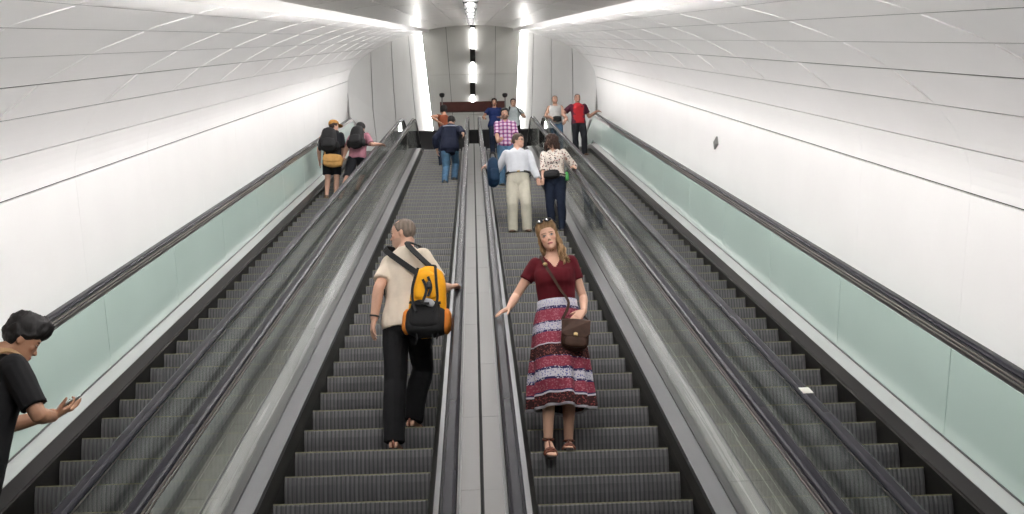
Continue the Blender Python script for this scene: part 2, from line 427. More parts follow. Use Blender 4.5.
def handrail_prof(cx, top, w=.078, h=.036):
    a = w/2
    return [(cx-a, top-h), (cx-a-.002, top-h*.6), (cx-a+.006, top-.010), (cx-a+.018, top), (cx+a-.018, top), (cx+a-.006, top-.010), (cx+a+.002, top-h*.6), (cx+a, top-h), (cx+a-.018, top-h-.004), (cx-a+.018, top-h-.004)]
def newel(cx, Y, z, r_out, sgn, w=.078, h=.036, n=10):
    """half round end of a handrail, opening downwards from level z at Y towards sgn*Y"""
    V = []; Fc = []
    for i in range(n+1):
        an = PI*i/n
        for rr, x in ((r_out, -w/2+.012), (r_out, w/2-.012), (r_out-.012, w/2), (r_out-h, w/2), (r_out-h, -w/2), (r_out-.012, -w/2)):
            V.append((cx+x, Y+sgn*math.sin(an)*rr, z-r_out+math.cos(an)*rr))
    for i in range(n):
        for k in range(6): Fc.append((i*6+k, i*6+(k+1) % 6, (i+1)*6+(k+1) % 6, (i+1)*6+k))
    Fc.append(tuple(range(6))); Fc.append(tuple(range(n*6, n*6+6)))
    return V, Fc
step_cache = {}
def escalator(label, group, cx, half, phase, L, R):
    o = thing('escalator', label, 'escalator', (cx, YB, 0), group)
    # steps
    r, y = step_mesh(half)
    first = None; i0 = int((3.75-phase)/STEP)-1
    t = phase + math.floor((3.95-phase)/STEP)*STEP
    while t < YT/CA - .05:
        p = S(t, cx, 0)
        if first is None:
            so = r.build('step', [M['step'], M['tread'], M['groove']], fix=False); yo = y.build('edge_line', M['yellow']); first = (so, yo)
        else:
            so, yo = first[0].copy(), first[1].copy(); COL.objects.link(so); COL.objects.link(yo)
        so.parent = o; so.location = p - o.location; yo.parent = so; yo.location = (0, 0, 0)
        t += STEP
    mb = MB(); mb.box((cx-half, YT-.02, ZTOP-.03), (cx+half, 25.3, ZTOP+.004)); mb.box((cx-half, 2.0, 0), (cx+half, YB+.75, .012))
    mb.build('comb_plate', M['deck'], o)
    for sg, B in ((-1, L), (1, R)):
        X = lambda a: a*(1 if B['x'] > 0 else -1)
        g = B['glass']; sx = sg     # outward direction from the steps
        k = MB()
        sweep(k, [(x, v) for x, v in B['skirt']]); k.build('skirt', M['skirt'] if not B.get('outer') else M['band'], o)
        k = MB(); sweep(k, B['deck']); k.build('inner_deck', M['whitedeck'] if B.get('outer') else M['deck'], o)
        if B.get('outer'):
            k = MB(); sweep(k, B['trough']); k.build('skirt_base', M['skirt'], o)
        k = MB(); sweep(k, B['mould']); k.build('base_mould', M['mould'], o)
        v0, v1 = B['gv']; th = B['th']
        # glass sheets, each one its own part, joints square to the slope
        t = B['gphase'] - math.ceil((B['gphase']-5.2)/MOD)*MOD
        end = 28.0
        while t < end:
            ta, tb = t+.004, t+MOD-.004
            k = MB()
            if tb > end: tb = end
            P = []
            for v in (v0, v1):
                P += [S(ta, g-th/2, v), S(tb, g-th/2, v), S(tb, g+th/2, v), S(ta, g+th/2, v)]
            k.hexa(P); k.build('glass_panel', M['green'] if B.get('outer') else M['glass'], o)
            t += MOD
        # level glass at both ends
        hv = B['hv']; gy = (YT+.9, 25.9)
        k = MB(); ztop = ZTOP
        k.hexa([S(end+.005, g-th/2, v0), (g-th/2, 25.9, ztop+v0), (g+th/2, 25.9, ztop+v0), S(end+.005, g+th/2, v0),
                S(end+.005, g-th/2, v1-.02), (g-th/2, 25.9, ztop+v1-.02), (g+th/2, 25.9, ztop+v1-.02), S(end+.005, g+th/2, v1-.02)])
        k.build('glass_panel', M['green'] if B.get('outer') else M['glass'], o)
        k = MB(); p0 = S(5.3, g, 0)
        zb = lambda Y: base(Y)
        k.hexa([(g-th/2, 1.4, v0), S(5.2, g-th/2, v0), S(5.2, g+th/2, v0), (g+th/2, 1.4, v0), (g-th/2, 1.4, v1-.03), S(5.2, g-th/2, v1-.03), S(5.2, g+th/2, v1-.03), (g+th/2, 1.4, v1-.03)])
        k.build('glass_panel', M['green'] if B.get('outer') else M['glass'], o)
        k = MB(); gw = .016 if not B.get('outer') else .03; gx = B['gx']
        if B.get('outer'):
            sweep(k, [(gx-gw, v1-.01), (gx+gw, v1-.01), (gx+gw, v1+.035), (gx-gw, v1+.035)])
            k.build('handrail_guide', M['band'], o)
            k = MB(); sx_ = -1 if gx > 0 else 1
            xx = gx+sx_*gw
            for va in (v1+.035, v1+.066):
                sweep(k, [(xx-.006, va), (xx+.006, va), (xx+.006, va+.008), (xx-.006, va+.008)])
            k.build('guide_trim', M['guide'], o); k = MB()
            sweep(k, [(gx-gw*.9, v1+.03), (gx+gw*.9, v1+.03), (gx+gw*.9, hv-.03), (gx-gw*.9, hv-.03)])
            k.build('guide_channel', M['mould'], o)
        else:
            sweep(k, [(gx-gw, v1-.03), (gx+gw, v1-.03), (gx+gw, hv-.035), (gx-gw, hv-.035)]); k.build('handrail_guide', M['mould'], o)
            k = MB(); dd = 1 if abs(gx) > 1.75 else -1
            dd = -1 if abs(gx) < 1 else dd
            for xx, va in ((gx-.017, .962), (gx+.017, .962), (gx-.017, .930), (gx+.017, .930)): sweep(k, [(xx-.004, va), (xx+.004, va), (xx+.004, va+.010), (xx-.004, va+.010)])
            k.build('guide_trim', M['guide'], o)
        k = MB(); hx = B['hx']; sweep(k, handrail_prof(hx, hv))
        for Y, sgn in ((1.5, -1), (25.9, 1)):
            V, Fc = newel(hx, Y, base(Y)+hv, .42, sgn); k.add(V, Fc)
        h = k.build('handrail', M['rubber'], o)
        bv = h.modifiers.new('bevel', 'BEVEL'); bv.width = .004; bv.segments = 2; bv.limit_method = 'ANGLE'
    return o
def mir(B, s):
    """mirror a side described for positive X"""
    out = dict(B)
    if s < 0:
        for kk in ('skirt', 'deck', 'mould', 'trough'):
            if kk in B: out[kk] = [(-x, v) for x, v in B[kk]]
        for kk in ('glass', 'hx', 'gx', 'x'): out[kk] = -B[kk]
    return out
# sides, X measured from the middle of the hall
CTR = dict(x=1, glass=.152, th=.012, gv=(.10, .95), hv=1.03, hx=.157, gx=.154, gphase=9.5,
           skirt=[(.300, .097), (.345, .02), (.352, -.02), (.352, -.45), (.300, -.45)],
           deck=[(.170, .150), (.302, .150), (.300, .10), (.170, .10)],
           mould=[(.139, .06), (.168, .06), (.168, .165), (.139, .165)])
INN = dict(x=1, glass=1.565, th=.012, gv=(.10, .95), hv=1.02, hx=1.588, gx=1.572, gphase=9.3,
           skirt=[(1.398, .097), (1.372, .02), (1.364, -.02), (1.364, -.45), (1.40, -.45)],
           deck=[(1.396, .150), (1.520, .150), (1.520, .10), (1.396, .10)],
           mould=[(1.522, .06), (1.578, .06), (1.578, .165), (1.522, .165)])
NEAR = dict(x=1, glass=1.938, th=.012, gv=(.10, .95), hv=1.02, hx=1.912, gx=1.928, gphase=9.3,
            skirt=[(2.035, .097), (2.058, .02), (2.066, -.02), (2.066, -.45), (2.03, -.45)],
            deck=[(1.965, .150), (2.037, .150), (2.035, .10), (1.965, .10)],
            mould=[(1.915, .06), (1.955, .06), (1.955, .165), (1.915, .165)])
FAR = dict(x=1, outer=1, glass=3.235, th=.03, gv=(.18, .94), hv=1.06, hx=3.275, gx=3.255, gphase=9.92,
           trough=[(3.046, .045), (3.052, -.45), (3.09, -.45), (3.09, .045)],
           skirt=[(3.070, .05), (3.090, .172), (3.10, .172), (3.10, .04)],
           deck=[(3.086, .178), (3.214, .192), (3.214, .14), (3.10, .14)],
           mould=[(3.212, .17), (3.222, .17), (3.222, .205), (3.212, .205)])
esc = []
esc.append(escalator('leftmost escalator, between the left wall with its pale green panel and a glass side', 'four escalators', -2.553, .485, 8.332, mir(FAR, -1), mir(NEAR, -1)))
esc.append(escalator('escalator carrying the man with the yellow backpack, just left of the central steel strip', 'four escalators', -.858, .5, 7.5405, mir(INN, -1), mir(CTR, -1)))
esc.append(escalator('escalator carrying the woman in the patterned skirt, just right of the central steel strip', 'four escalators', .858, .5, 7.4173, mir(CTR, 1), mir(INN, 1)))
esc.append(escalator('rightmost escalator, between a glass side and the right wall with its pale green panel', 'four escalators', 2.553, .485, 7.368, mir(NEAR, 1), mir(FAR, 1)))
def vec(*a): return Vector(a)
p = onv(803, 390, 1.024); p0 = S(p.y/CA, 1.912, 1.0)
b_ = MB(); tt = 0
q0 = vec(1.912, p.y, base(p.y)+1.0215); dv = vec(0, CA, SA); nv = vec(0, -SA, CA)
P8 = [q0 + vec(x, 0, 0) + dv*y + nv*z for z in (-.002, .0015) for x, y in ((-.03, -.045), (.03, -.045), (.03, .045), (-.03, .045))]
b_.hexa(P8); b_.build('handrail_sticker', mat('pale_sticker', (.55, .55, .50), .5), esc[3])
# covers between neighbouring escalators
def cover(x0, x1, v, gapw, jp, label, mt='cover2'):
    mb = MB(); xm = (x0+x1)/2; n = 0
    t = 5.0
    while t < 28.1:
        tb = t+jp
        for a, b in ((x0, xm-gapw/2), (xm+gapw/2, x1)):
            dv = random.uniform(-.0012, .0012)
            mb.hexa([S(t+.0015, a, v-.05), S(tb-.0015, a, v-.05), S(tb-.0015, b, v-.05), S(t+.0015, b, v-.05), S(t+.0015, a, v+dv), S(tb-.0015, a, v-dv), S(tb-.0015, b, v-dv), S(t+.0015, b, v+dv)])
        t = tb
    mb.m = 1
    mb.hexa([S(5, xm-gapw/2, v-.12), S(t, xm-gapw/2, v-.12), S(t, xm+gapw/2, v-.12), S(5, xm+gapw/2, v-.12), S(5, xm-gapw/2, v-.008), S(t, xm-gapw/2, v-.008), S(t, xm+gapw/2, v-.008), S(5, xm+gapw/2, v-.008)])
    mb.hexa([(x0, 1.4, 0), S(5, x0, -.05), S(5, x1, -.05), (x1, 1.4, 0), (x0, 1.4, v), S(5, x0, v), S(5, x1, v), (x1, 1.4, v)])
    z = ZTOP
    mb.m = 0
    mb.hexa([S(t, x0, v-.05), (x0, 25.9, z), (x1, 25.9, z), S(t, x1, v-.05), S(t, x0, v), (x0, 25.9, z+v), (x1, 25.9, z+v), S(t, x1, v)])
    return tag(mb.build('escalator_cover', [M[mt], M['gap']]), label, 'metal cover', 'steel covers between escalators')
cover(-1.915, -1.580, .10, .018, 1.24, 'long steel cover strip seen through glass between the two left escalators')
cover(-.139, .139, .10, .024, 1.24, 'long brushed steel cover strip with a dark slot up the middle of the hall', 'steel')
cover(1.580, 1.915, .10, .018, 1.24, 'long steel cover strip seen through glass between the two right escalators')

# ------------------------------------------------------------------ world and view
w = bpy.data.worlds.new('world'); SC.world = w; w.use_nodes = True
w.node_tree.nodes['Background'].inputs['Color'].default_value = (1, 1, 1, 1)
w.node_tree.nodes['Background'].inputs['Strength'].default_value = .05
SC.view_settings.view_transform = 'Standard'; SC.view_settings.look = 'None'
SC.view_settings.gamma = 1.0; SC.view_settings.exposure = 0.24; SC.view_settings.use_curve_mapping = False
try: SC.cycles.max_bounces = 10; SC.cycles.transparent_max_bounces = 24; SC.cycles.sample_clamp_indirect = 8.0; SC.cycles.caustics_reflective = False
except Exception: pass
# ------------------------------------------------------------------ people
def skinmat(name, rough=.5):
    ma = bpy.data.materials.new(name); ma.use_nodes = True; b = ma.node_tree.nodes['Principled BSDF']
    at_ = N_(ma, 'ShaderNodeAttribute'); at_.attribute_name = 'Col'
    L_(ma, at_.outputs['Color'], b.inputs['Base Color']); b.inputs['Roughness'].default_value = rough
    b.inputs['Specular IOR Level'].default_value = .35
    b.inputs['Subsurface Weight'].default_value = .0
    return ma
SKIN = skinmat('skin')
CLOTH = skinmat('painted_cloth', .85)
def cloth(name, col, rough=.85, tint=.12, scale=14): return noise_tint(mat(name, col, rough, 0, .2), scale, tint, bump=.15)
def V3(*a): return Vector(a)
def lerp(a, b, k): return a + (b-a)*k
def sstep(a, b, x):
    k = max(0., min(1., (x-a)/(b-a))); return k*k*(3-2*k)
def interp(tab, x):
    """tab: rows of (x, a, b, ...) ; linear"""
    if x <= tab[0][0]: return tab[0][1:]
    for p, q in zip(tab[:-1], tab[1:]):
        if x <= q[0]:
            k = (x-p[0])/(q[0]-p[0]); return tuple(p[i]+(q[i]-p[i])*k for i in range(1, len(p)))
    return tab[-1][1:]
def rings_geo(rings):
    """closed loft through rings of equal point count"""
    V = []; Fc = []; n = len(rings[0])
    for r in rings: V += [Vector(p) for p in r]
    for i in range(len(rings)-1):
        for k in range(n): Fc.append((i*n+k, i*n+(k+1) % n, (i+1)*n+(k+1) % n, (i+1)*n+k))
    Fc.append(tuple(range(n))[::-1]); Fc.append(tuple(range((len(rings)-1)*n, len(rings)*n)))
    return V, Fc
def ellring(c, u, w, a, b, n=18, e=2.0, bf=None):
    """superellipse ring, u side axis (half a), w depth axis (half b back, bf front)"""
    out = []
    for k in range(n):
        t = 2*PI*k/n; cs, sn = math.cos(t), math.sin(t)
        x = math.copysign(abs(cs)**(2/e), cs)*a; d = (bf if (bf is not None and sn > 0) else b)
        y = math.copysign(abs(sn)**(2/e), sn)*d
        out.append(c + u*x + w*y)
    return out
def ellipsoid(c, R, r, n=12, m=8):
    rings = []
    for i in range(m+1):
        ph = -PI/2 + PI*i/m; cz = math.sin(ph); cr = max(.02, math.cos(ph))
        rings.append([c + R @ V3(math.cos(2*PI*k/n)*cr*r[0], math.sin(2*PI*k/n)*cr*r[1], cz*r[2]) for k in range(n)])
    return rings_geo(rings)
def remesh(parts, voxel, smooth=2, sf=.5, name='body'):
    bm = bmesh.new()
    for V, Fc in parts:
        vs = [bm.verts.new(v) for v in V]
        for f in Fc:
            try: bm.faces.new([vs[i] for i in f])
            except ValueError: pass
    bmesh.ops.recalc_face_normals(bm, faces=bm.faces)
    me = bpy.data.meshes.new(name); bm.to_mesh(me); bm.free()
    o = bpy.data.objects.new(name, me); COL.objects.link(o)
    md = o.modifiers.new('r', 'REMESH'); md.mode = 'VOXEL'; md.voxel_size = voxel; md.use_smooth_shade = True
    if smooth:
        s = o.modifiers.new('s', 'SMOOTH'); s.factor = sf; s.iterations = smooth
    dg = bpy.context.evaluated_depsgraph_get(); ev = o.evaluated_get(dg)
    out = bpy.data.meshes.new_from_object(ev, depsgraph=dg)
    bpy.data.objects.remove(o); bpy.data.meshes.remove(me)
    out.polygons.foreach_set('use_smooth', [True]*len(out.polygons)); out.name = name
    return out
def coords(me):
    a = np.empty(len(me.vertices)*3, 'f'); me.vertices.foreach_get('co', a); return a.reshape(-1, 3)
def setco(me, a): me.vertices.foreach_set('co', np.ascontiguousarray(a, dtype='f').ravel()); me.update()
def setcol(me, c):
    at_ = me.color_attributes.new('Col', 'FLOAT_COLOR', 'POINT')
    c4 = np.ones((len(me.vertices), 4), 'f'); c4[:, :3] = c; at_.data.foreach_set('color', c4.ravel())
def wrinkle(me, amp, freq, seed=0, stretch=(1, 1, .45)):
    """cloth folds: push vertices along normals with smooth noise"""
    a = coords(me); nr = np.empty(len(me.vertices)*3, 'f'); me.vertices.foreach_get('normal', nr); nr = nr.reshape(-1, 3)
    d = np.empty(len(a))
    for i, p in enumerate(a):
        q = Vector((p[0]*freq*stretch[0]+seed, p[1]*freq*stretch[1], p[2]*freq*stretch[2]+seed*2.3))
        d[i] = noise.noise(q) + .5*noise.noise(q*2.1)
    setco(me, a + nr*(d*amp)[:, None])

HEADTAB = [  # z, half width, front, back  (adult head 0.235 m from chin to crown)
    (-.118, .016, .072, -.030), (-.108, .034, .086, -.005), (-.088, .049, .089, .022), (-.062, .058, .087, .052),
    (-.030, .066, .087, .082), (0, .071, .087, .096), (.030, .0745, .089, .101), (.060, .0725, .083, .099), (.085, .062, .066, .086), (.105, .042, .040, .060), (.117, .014, .012, .022)]
MALE = [  # height over hip joint, half width, half depth, forward offset
    (-.10, .070, .075, 0), (-.05, .155, .105, -.005), (.02, .168, .115, -.005), (.12, .158, .108, 0), (.20, .152, .103, .005), (.30, .160, .110, .008), (.40, .172, .117, .008), (.47, .172, .112, .003), (.52, .155, .092, -.005), (.555, .110, .075, -.010), (.585, .066, .062, -.008), (.61, .056, .057, .0), (.67, .054, .056, .012)]
FEMALE = [
    (-.10, .068, .075, 0), (-.05, .165, .110, -.008), (.01, .175, .118, -.008), (.10, .150, .102, 0), (.17, .126, .090, .004), (.26, .136, .097, .008), (.34, .146, .112, .016), (.40, .150, .113, .016), (.46, .150, .098, .003), (.51, .136, .080, -.006), (.545, .092, .066, -.010), (.575, .056, .054, -.006), (.60, .047, .049, .002), (.66, .045, .049, .012)]
class Person:
    def __init__(s, name, label, feet, yaw, H=1.75, female=False, stout=1.0, chest_yaw=0, lean=0, side=0, pelvis=None, hips_drop=0.0,
                 foot_yaw=(0, 0), head_yaw=0, head_pitch=0, head_roll=0, hands=(None, None), elbow=(None, None), knee=(None, None),
                 skin=(.55, .34, .25), voxel=.010, group=None, hand_dirs=(None, None), curl=(.5, .5), palm=(None, None), hairline=None, toes=False, heel=(0, 0), tk=1.0, legk=1.0, sh=None, fpitch=(0, 0), headk=1.0):
        """feet: world sole points (left, right); yaw turns forward (+y) about z; index 0 = own left, 1 = own right"""
        s.k = k = H/1.80; s.tk = tk; s.name = name; s.H = H; s.fem = female; s.stout = stout; s.skin = skin; s.voxel = voxel
        s.feet = [Vector(f) for f in feet]; s.yaw = yaw
        s.rz = Matrix.Rotation(yaw, 3, 'Z')
        s.fw = s.rz @ V3(0, 1, 0); s.rt = s.rz @ V3(1, 0, 0)
        mid = (s.feet[0]+s.feet[1])/2; lowest = min(s.feet[0].z, s.feet[1].z)
        s.base = V3(mid.x, mid.y, lowest)
        if pelvis is None: pelvis = V3(mid.x, mid.y, lowest + (.93-hips_drop)*k)
        s.pelvis = Vector(pelvis)
        s.root = thing(name, label, 'person', s.base, group)
        s.tab = FEMALE if female else MALE
        s.cy, s.lean, s.side = chest_yaw, lean, side
        s.hy, s.hp, s.hr = head_yaw, head_pitch, head_roll
        # legs
        s.hip = [s.pelvis - s.rt*.088*k + V3(0, 0, -.0), s.pelvis + s.rt*.088*k]
        s.ankle = []; s.knee = []; s.fdir = []
        for i in range(2):
            fy = yaw + foot_yaw[i]
            fd = V3(-math.sin(fy), math.cos(fy), 0); s.fdir.append(fd); s.f3 = getattr(s, 'f3', []) + [(fd*math.cos(fpitch[i]) + V3(0, 0, math.sin(fpitch[i])))]
            s.ankle.append(s.feet[i] + V3(0, 0, (.085+heel[i])*k) - fd*.0)
            kh = knee[i] if knee[i] is not None else fd
            s.knee.append(s.ik(s.hip[i], s.ankle[-1], .445*k*legk, .405*k*legk, Vector(kh)))
        # arms
        sh = sh or (.152 if female else .166)
        c, u, w = s.frame(.515*k)
        s.shoulder = [c - u*sh*k*stout**.5 - V3(0,0,.012*k), c + u*sh*k*stout**.5 - V3(0,0,.012*k)]
        s.elbow = []; s.wrist = []; s.hdir = []; s.pn = []
        for i in range(2):
            sd = -1 if i == 0 else 1
            tgt = hands[i]
            if tgt is None: tgt = s.shoulder[i] + u*sd*.10*k + w*.08*k - V3(0, 0, .52*k)
            tgt = Vector(tgt)
            e = elbow[i] if elbow[i] is not None else (-w*.6 + u*sd*.7 - V3(0, 0, .4))
            el = s.ik(s.shoulder[i], tgt, .300*k, .255*k, Vector(e))
            L = (tgt-s.shoulder[i]).length
            if L > .553*k: tgt = s.shoulder[i] + (tgt-s.shoulder[i])*(.553*k/L)
            s.elbow.append(el); s.wrist.append(tgt)
            hd = Vector(hand_dirs[i]).normalized() if hand_dirs[i] is not None else (tgt-el).normalized()
            s.hdir.append(hd)
            pn = Vector(palm[i]) if palm[i] is not None else (-u*sd)
            s.pn.append((pn - hd*pn.dot(hd)).normalized())
        s.curl = curl; s.toes = toes
        # head frame
        c, u, w = s.frame(.62*k)
        tilt = (c - s.frame(.60*k)[0]).normalized()
        s.HR = (Matrix.Rotation(yaw+s.hy, 3, 'Z') @ Matrix.Rotation(s.hp, 3, 'X') @ Matrix.Rotation(s.hr, 3, 'Y'))
        s.hs = k*(.97 if female else 1.0)*headk
        s.hc = c + tilt*.0 + s.HR @ V3(0, .028*k, .105*s.hs) - V3(0, 0, .012*k)
        s.kids = []
    def ik(s, a, b, l1, l2, hint):
        d = b-a; L = d.length; L = min(L, (l1+l2)*.998); dn = d.normalized()
        x = (l1*l1 - l2*l2 + L*L)/(2*L); h = math.sqrt(max(0, l1*l1-x*x))
        hp = hint - dn*hint.dot(dn)
        if hp.length < 1e-5: hp = V3(0, 1, 0) - dn*dn.y
        return a + dn*x + hp.normalized()*h
    def frame(s, h):
        """spine point h above the pelvis with its side and forward axes"""
        n = 10; p = s.pelvis.copy(); hh = 0; k = s.k
        if h <= 0:
            return s.pelvis + V3(0, 0, h), s.rt, s.fw
        tk = s.tk
        for i in range(n):
            q = (i+.5)/n*h; u = min(1, max(0, (q)/(.45*k)))
            R = s.rz @ Matrix.Rotation(s.cy*u, 3, 'Z') @ Matrix.Rotation(-s.lean*min(1, .35+u), 3, 'X') @ Matrix.Rotation(s.side*min(1, .3+u), 3, 'Y')
            p = p + R @ V3(0, 0, h*tk/n)
        u = min(1, h/(.45*k))
        R = s.rz @ Matrix.Rotation(s.cy*u, 3, 'Z') @ Matrix.Rotation(-s.lean*min(1, .35+u), 3, 'X') @ Matrix.Rotation(s.side*min(1, .3+u), 3, 'Y')
        return p, R @ V3(1, 0, 0), R @ V3(0, 1, 0)
    def torso(s, h0, h1, ease=0, n=20, grow=None, top_ease=None):
        k = s.k; rings = []; m = max(4, int((h1-h0)/.03))
        for i in range(m+1):
            h = h0+(h1-h0)*i/m
            a, b, off = interp(s.tab, h)
            st = s.stout if h < .5 else lerp(s.stout, 1, sstep(.5, .6, h))
            e_ = ease if top_ease is None else lerp(ease, top_ease, i/m)
            g = 0 if grow is None else grow(h)
            c, u, w = s.frame(h*k)
            a2 = a*k*st + e_ + g; b2 = b*k*st + e_ + g
            bf = b2*1.0 + (.018*k if s.fem and .29 < h < .44 else 0) + (max(0, st-1)*.25*k*math.exp(-((h-.15)/.12)**2))
            rings.append(ellring(c + w*off*k, u, w, a2, b2, n, 2.3, bf))
        return rings_geo(rings)
    def limb(s, pts, rad, n=12, sub=5):
        P = []; R = []
        for i in range(len(pts)-1):
            for q in range(sub):
                k = q/sub; P.append(lerp(pts[i], pts[i+1], k)); R.append(rad[i]+(rad[i+1]-rad[i])*k)
        P.append(pts[-1]); R.append(rad[-1])
        return tube_geo(P, R, n)
    def arm_pts(s, i):
        k = s.k; a, e, w = s.shoulder[i], s.elbow[i], s.wrist[i]
        return [a, lerp(a, e, .35), lerp(a, e, .8), e, lerp(e, w, .25), lerp(e, w, .7), w]
    def arm_rad(s, ease=0):
        f = .80 if s.fem else 1.0; k = s.k*f*s.stout**.5
        return [x*k+ease for x in (.056, .054, .045, .043, .045, .036, .029)]
    def arm(s, i, f=1.0, ease=0, end=0):
        """arm from the shoulder over fraction f of its length (0.5 = elbow)"""
        P, R = s.arm_pts(i), s.arm_rad(ease)
        L = [0.]
        for a, b in zip(P[:-1], P[1:]): L.append(L[-1]+(b-a).length)
        cut = L[-1]*f; out = [P[0]]; ro = [R[0]]
        for j in range(1, len(P)):
            if L[j] <= cut+1e-6: out.append(P[j]); ro.append(R[j])
            else:
                q = (cut-L[j-1])/(L[j]-L[j-1]); out.append(lerp(P[j-1], P[j], q)); ro.append(R[j-1]+(R[j]-R[j-1])*q); break
        ro[-1] += end
        return s.limb(out, ro)
    def leg_pts(s, i):
        h, kn, a = s.hip[i], s.knee[i], s.ankle[i]
        back = -s.fdir[i]*.018*s.k
        return [h, lerp(h, kn, .3), lerp(h, kn, .8), kn, lerp(kn, a, .28)+back, lerp(kn, a, .7)+back*.5, a]
    def leg_rad(s):
        f = s.k*(.97 if s.fem else 1)*s.stout**.5
        return [x*f for x in (.088, .083, .062, .056, .057, .043, .036)]
    def leg(s, i, ease=None, f=1.0):
        P, R = s.leg_pts(i), s.leg_rad()
        e = ease or [0]*7
        R = [r+x for r, x in zip(R, e)]
        if f >= 1: return s.limb(P, R)
        L = [0.]
        for a, b in zip(P[:-1], P[1:]): L.append(L[-1]+(b-a).length)
        cut = L[-1]*f; out = [P[0]]; ro = [R[0]]
        for j in range(1, len(P)):
            if L[j] <= cut: out.append(P[j]); ro.append(R[j])
            else:
                q = (cut-L[j-1])/(L[j]-L[j-1]); out.append(lerp(P[j-1], P[j], q)); ro.append(R[j-1]+(R[j]-R[j-1])*q); break
        return s.limb(out, ro)
    def foot(s, i, ease=0., sole=0.):
        """foot loft from heel to toes, on the sole point"""
        k = s.k*(.92 if s.fem else 1); fd = s.f3[i]; sd = V3(s.fdir[i].y, -s.fdir[i].x, 0); up = sd.cross(fd); o = s.ankle[i] - V3(0, 0, .085*s.k)
        prof = [(-.075, .022, .030, .045), (-.06, .032, .05, .055), (-.03, .035, .075, .06), (.02, .034, .082, .065), (.07, .040, .060, .06), (.12, .046, .042, .05), (.155, .044, .030, .04), (.185, .034, .022, .03), (.198, .018, .014, .02)]
        rings = []
        for y, hw, ht, _ in prof:
            c = o + fd*y*k*(1+ease*2.2) + up*((ht/2)*k - ease*.3)
            rings.append(ellring(c, sd, up, hw*k+ease, (ht/2)*k+ease, 12, 2.6))
        G = [rings_geo(rings)]
        if s.toes:
            sg = -1 if i == 0 else 1
            for j in range(5):
                x = (-.026+.0135*j)*sg*-1; L = (.225, .222, .212, .200, .186)[j]; r = (.0125, .0095, .009, .0085, .008)[j]
                xx = sg*(-.030+.0145*j)
                G.append(tube_geo([o+sd*xx*k+fd*.16*k+up*.018*k, o+sd*xx*k+fd*(L-.012)*k+up*.014*k, o+sd*xx*k+fd*L*k+up*.010*k], [r*k, r*k, r*.6*k], 8))
        return G
    def hand(s, i):
        k = s.k*(.90 if s.fem else 1.0); d = s.hdir[i]; n = s.pn[i]; w0 = s.wrist[i]; cu = s.curl[i]
        sd = d.cross(n)*(1 if i == 1 else -1)   # thumb side
        G = []
        rings = []
        for y, hw, ht in ((-.01, .027, .021), (.02, .032, .020), (.05, .040, .018), (.08, .042, .016), (.095, .040, .014)):
            rings.append(ellring(w0 + d*y*k, sd, n, hw*k, ht*k, 12, 2.5))
        G.append(rings_geo(rings))
        for j in range(4):
            off = (.031, .0105, -.0105, -.030)[j]; L = (.074, .082, .076, .060)[j]; r = (.0088, .0092, .0088, .0078)[j]
            p = w0 + d*.088*k + sd*off*k; spread = sd*off*.9
            dirs = []; P = [w0 + d*.06*k + sd*off*.85*k, p]
            ang = cu*(.55+.08*j)
            for sg_, ln in enumerate((.45, .31, .24)):
                a = ang*(sg_+1)*.85
                v = (d*math.cos(a) + n*math.sin(a) + spread*.9).normalized()
                p = p + v*L*ln*k; P.append(p)
            G.append(tube_geo(P, [r*k*1.05, r*k*1.08, r*k, r*k*.92, r*k*.62], 8))
        # thumb leaves the side of the palm near its base
        p = w0 + d*.022*k + sd*.026*k; P = [w0 + d*.015*k + sd*.010*k, p]
        for ln, a in ((.040, .75), (.034, .55), (.026, .42)):
            v = (d*math.cos(a) + sd*math.sin(a) + n*(.25+.35*cu)).normalized(); p = p+v*ln*k; P.append(p)
        G.append(tube_geo(P, [.012*k, .0135*k, .0115*k, .0105*k, .007*k], 8))
        return G
    def headgeo(s):
        G = []; R, c, q = s.HR, s.hc, s.hs
        rings = []
        for z, hw, fr, bk in HEADTAB:
            fm = .95 if s.fem else 1.0
            ring = []
            for j in range(24):
                t = 2*PI*j/24; cs, sn = math.cos(t), math.sin(t); e = 2.25
                x = math.copysign(abs(cs)**(2/e), cs)*hw*fm; y = math.copysign(abs(sn)**(2/e), sn)*(fr if sn > 0 else bk)
                ring.append(c + R @ (V3(x, y, z)*q))
            rings.append(ring)
        G.append(rings_geo(rings))
        P = lambda x, y, z: c + R @ (V3(x, y, z)*q)
        # nose
        G.append(rings_geo([[P(x*w_, y, z) for x, y in ((-1, .078), (-.4, d), (.4, d), (1, .078))] for w_, d, z in ((.006, .088, .008), (.008, .096, -.010), (.0125, .108, -.030), (.0155, .110, -.038), (.012, .098, -.046))]))
        # brow, cheeks, lips, chin, ears
        for sx in (-1, 1):
            G.append(ellipsoid(P(sx*.028, .080, .022), R, (.022*q, .010*q, .006*q)))
            G.append(ellipsoid(P(sx*.039, .062, -.024), R, (.020*q, .018*q, .018*q)))
            G.append(ellipsoid(P(sx*.074*(.95 if s.fem else 1), -.010, -.012), R @ Matrix.Rotation(sx*.35, 3, 'Z'), (.009*q, .019*q, .032*q)))
            G.append(ellipsoid(P(sx*.030, .0775, .001), R, (.0125*q, .0125*q, .010*q)))
        G.append(ellipsoid(P(0, .087, -.064), R, (.022*q, .0085*q, .0055*q)))
        G.append(ellipsoid(P(0, .086, -.073), R, (.019*q, .0085*q, .0060*q)))
        G.append(ellipsoid(P(0, .078, -.100), R, (.020*q, .014*q, .012*q)))
        return G
    def to_head(s, a):
        M3 = np.array(s.HR.transposed()); return ((a - np.array(s.hc)) @ M3.T)/s.hs
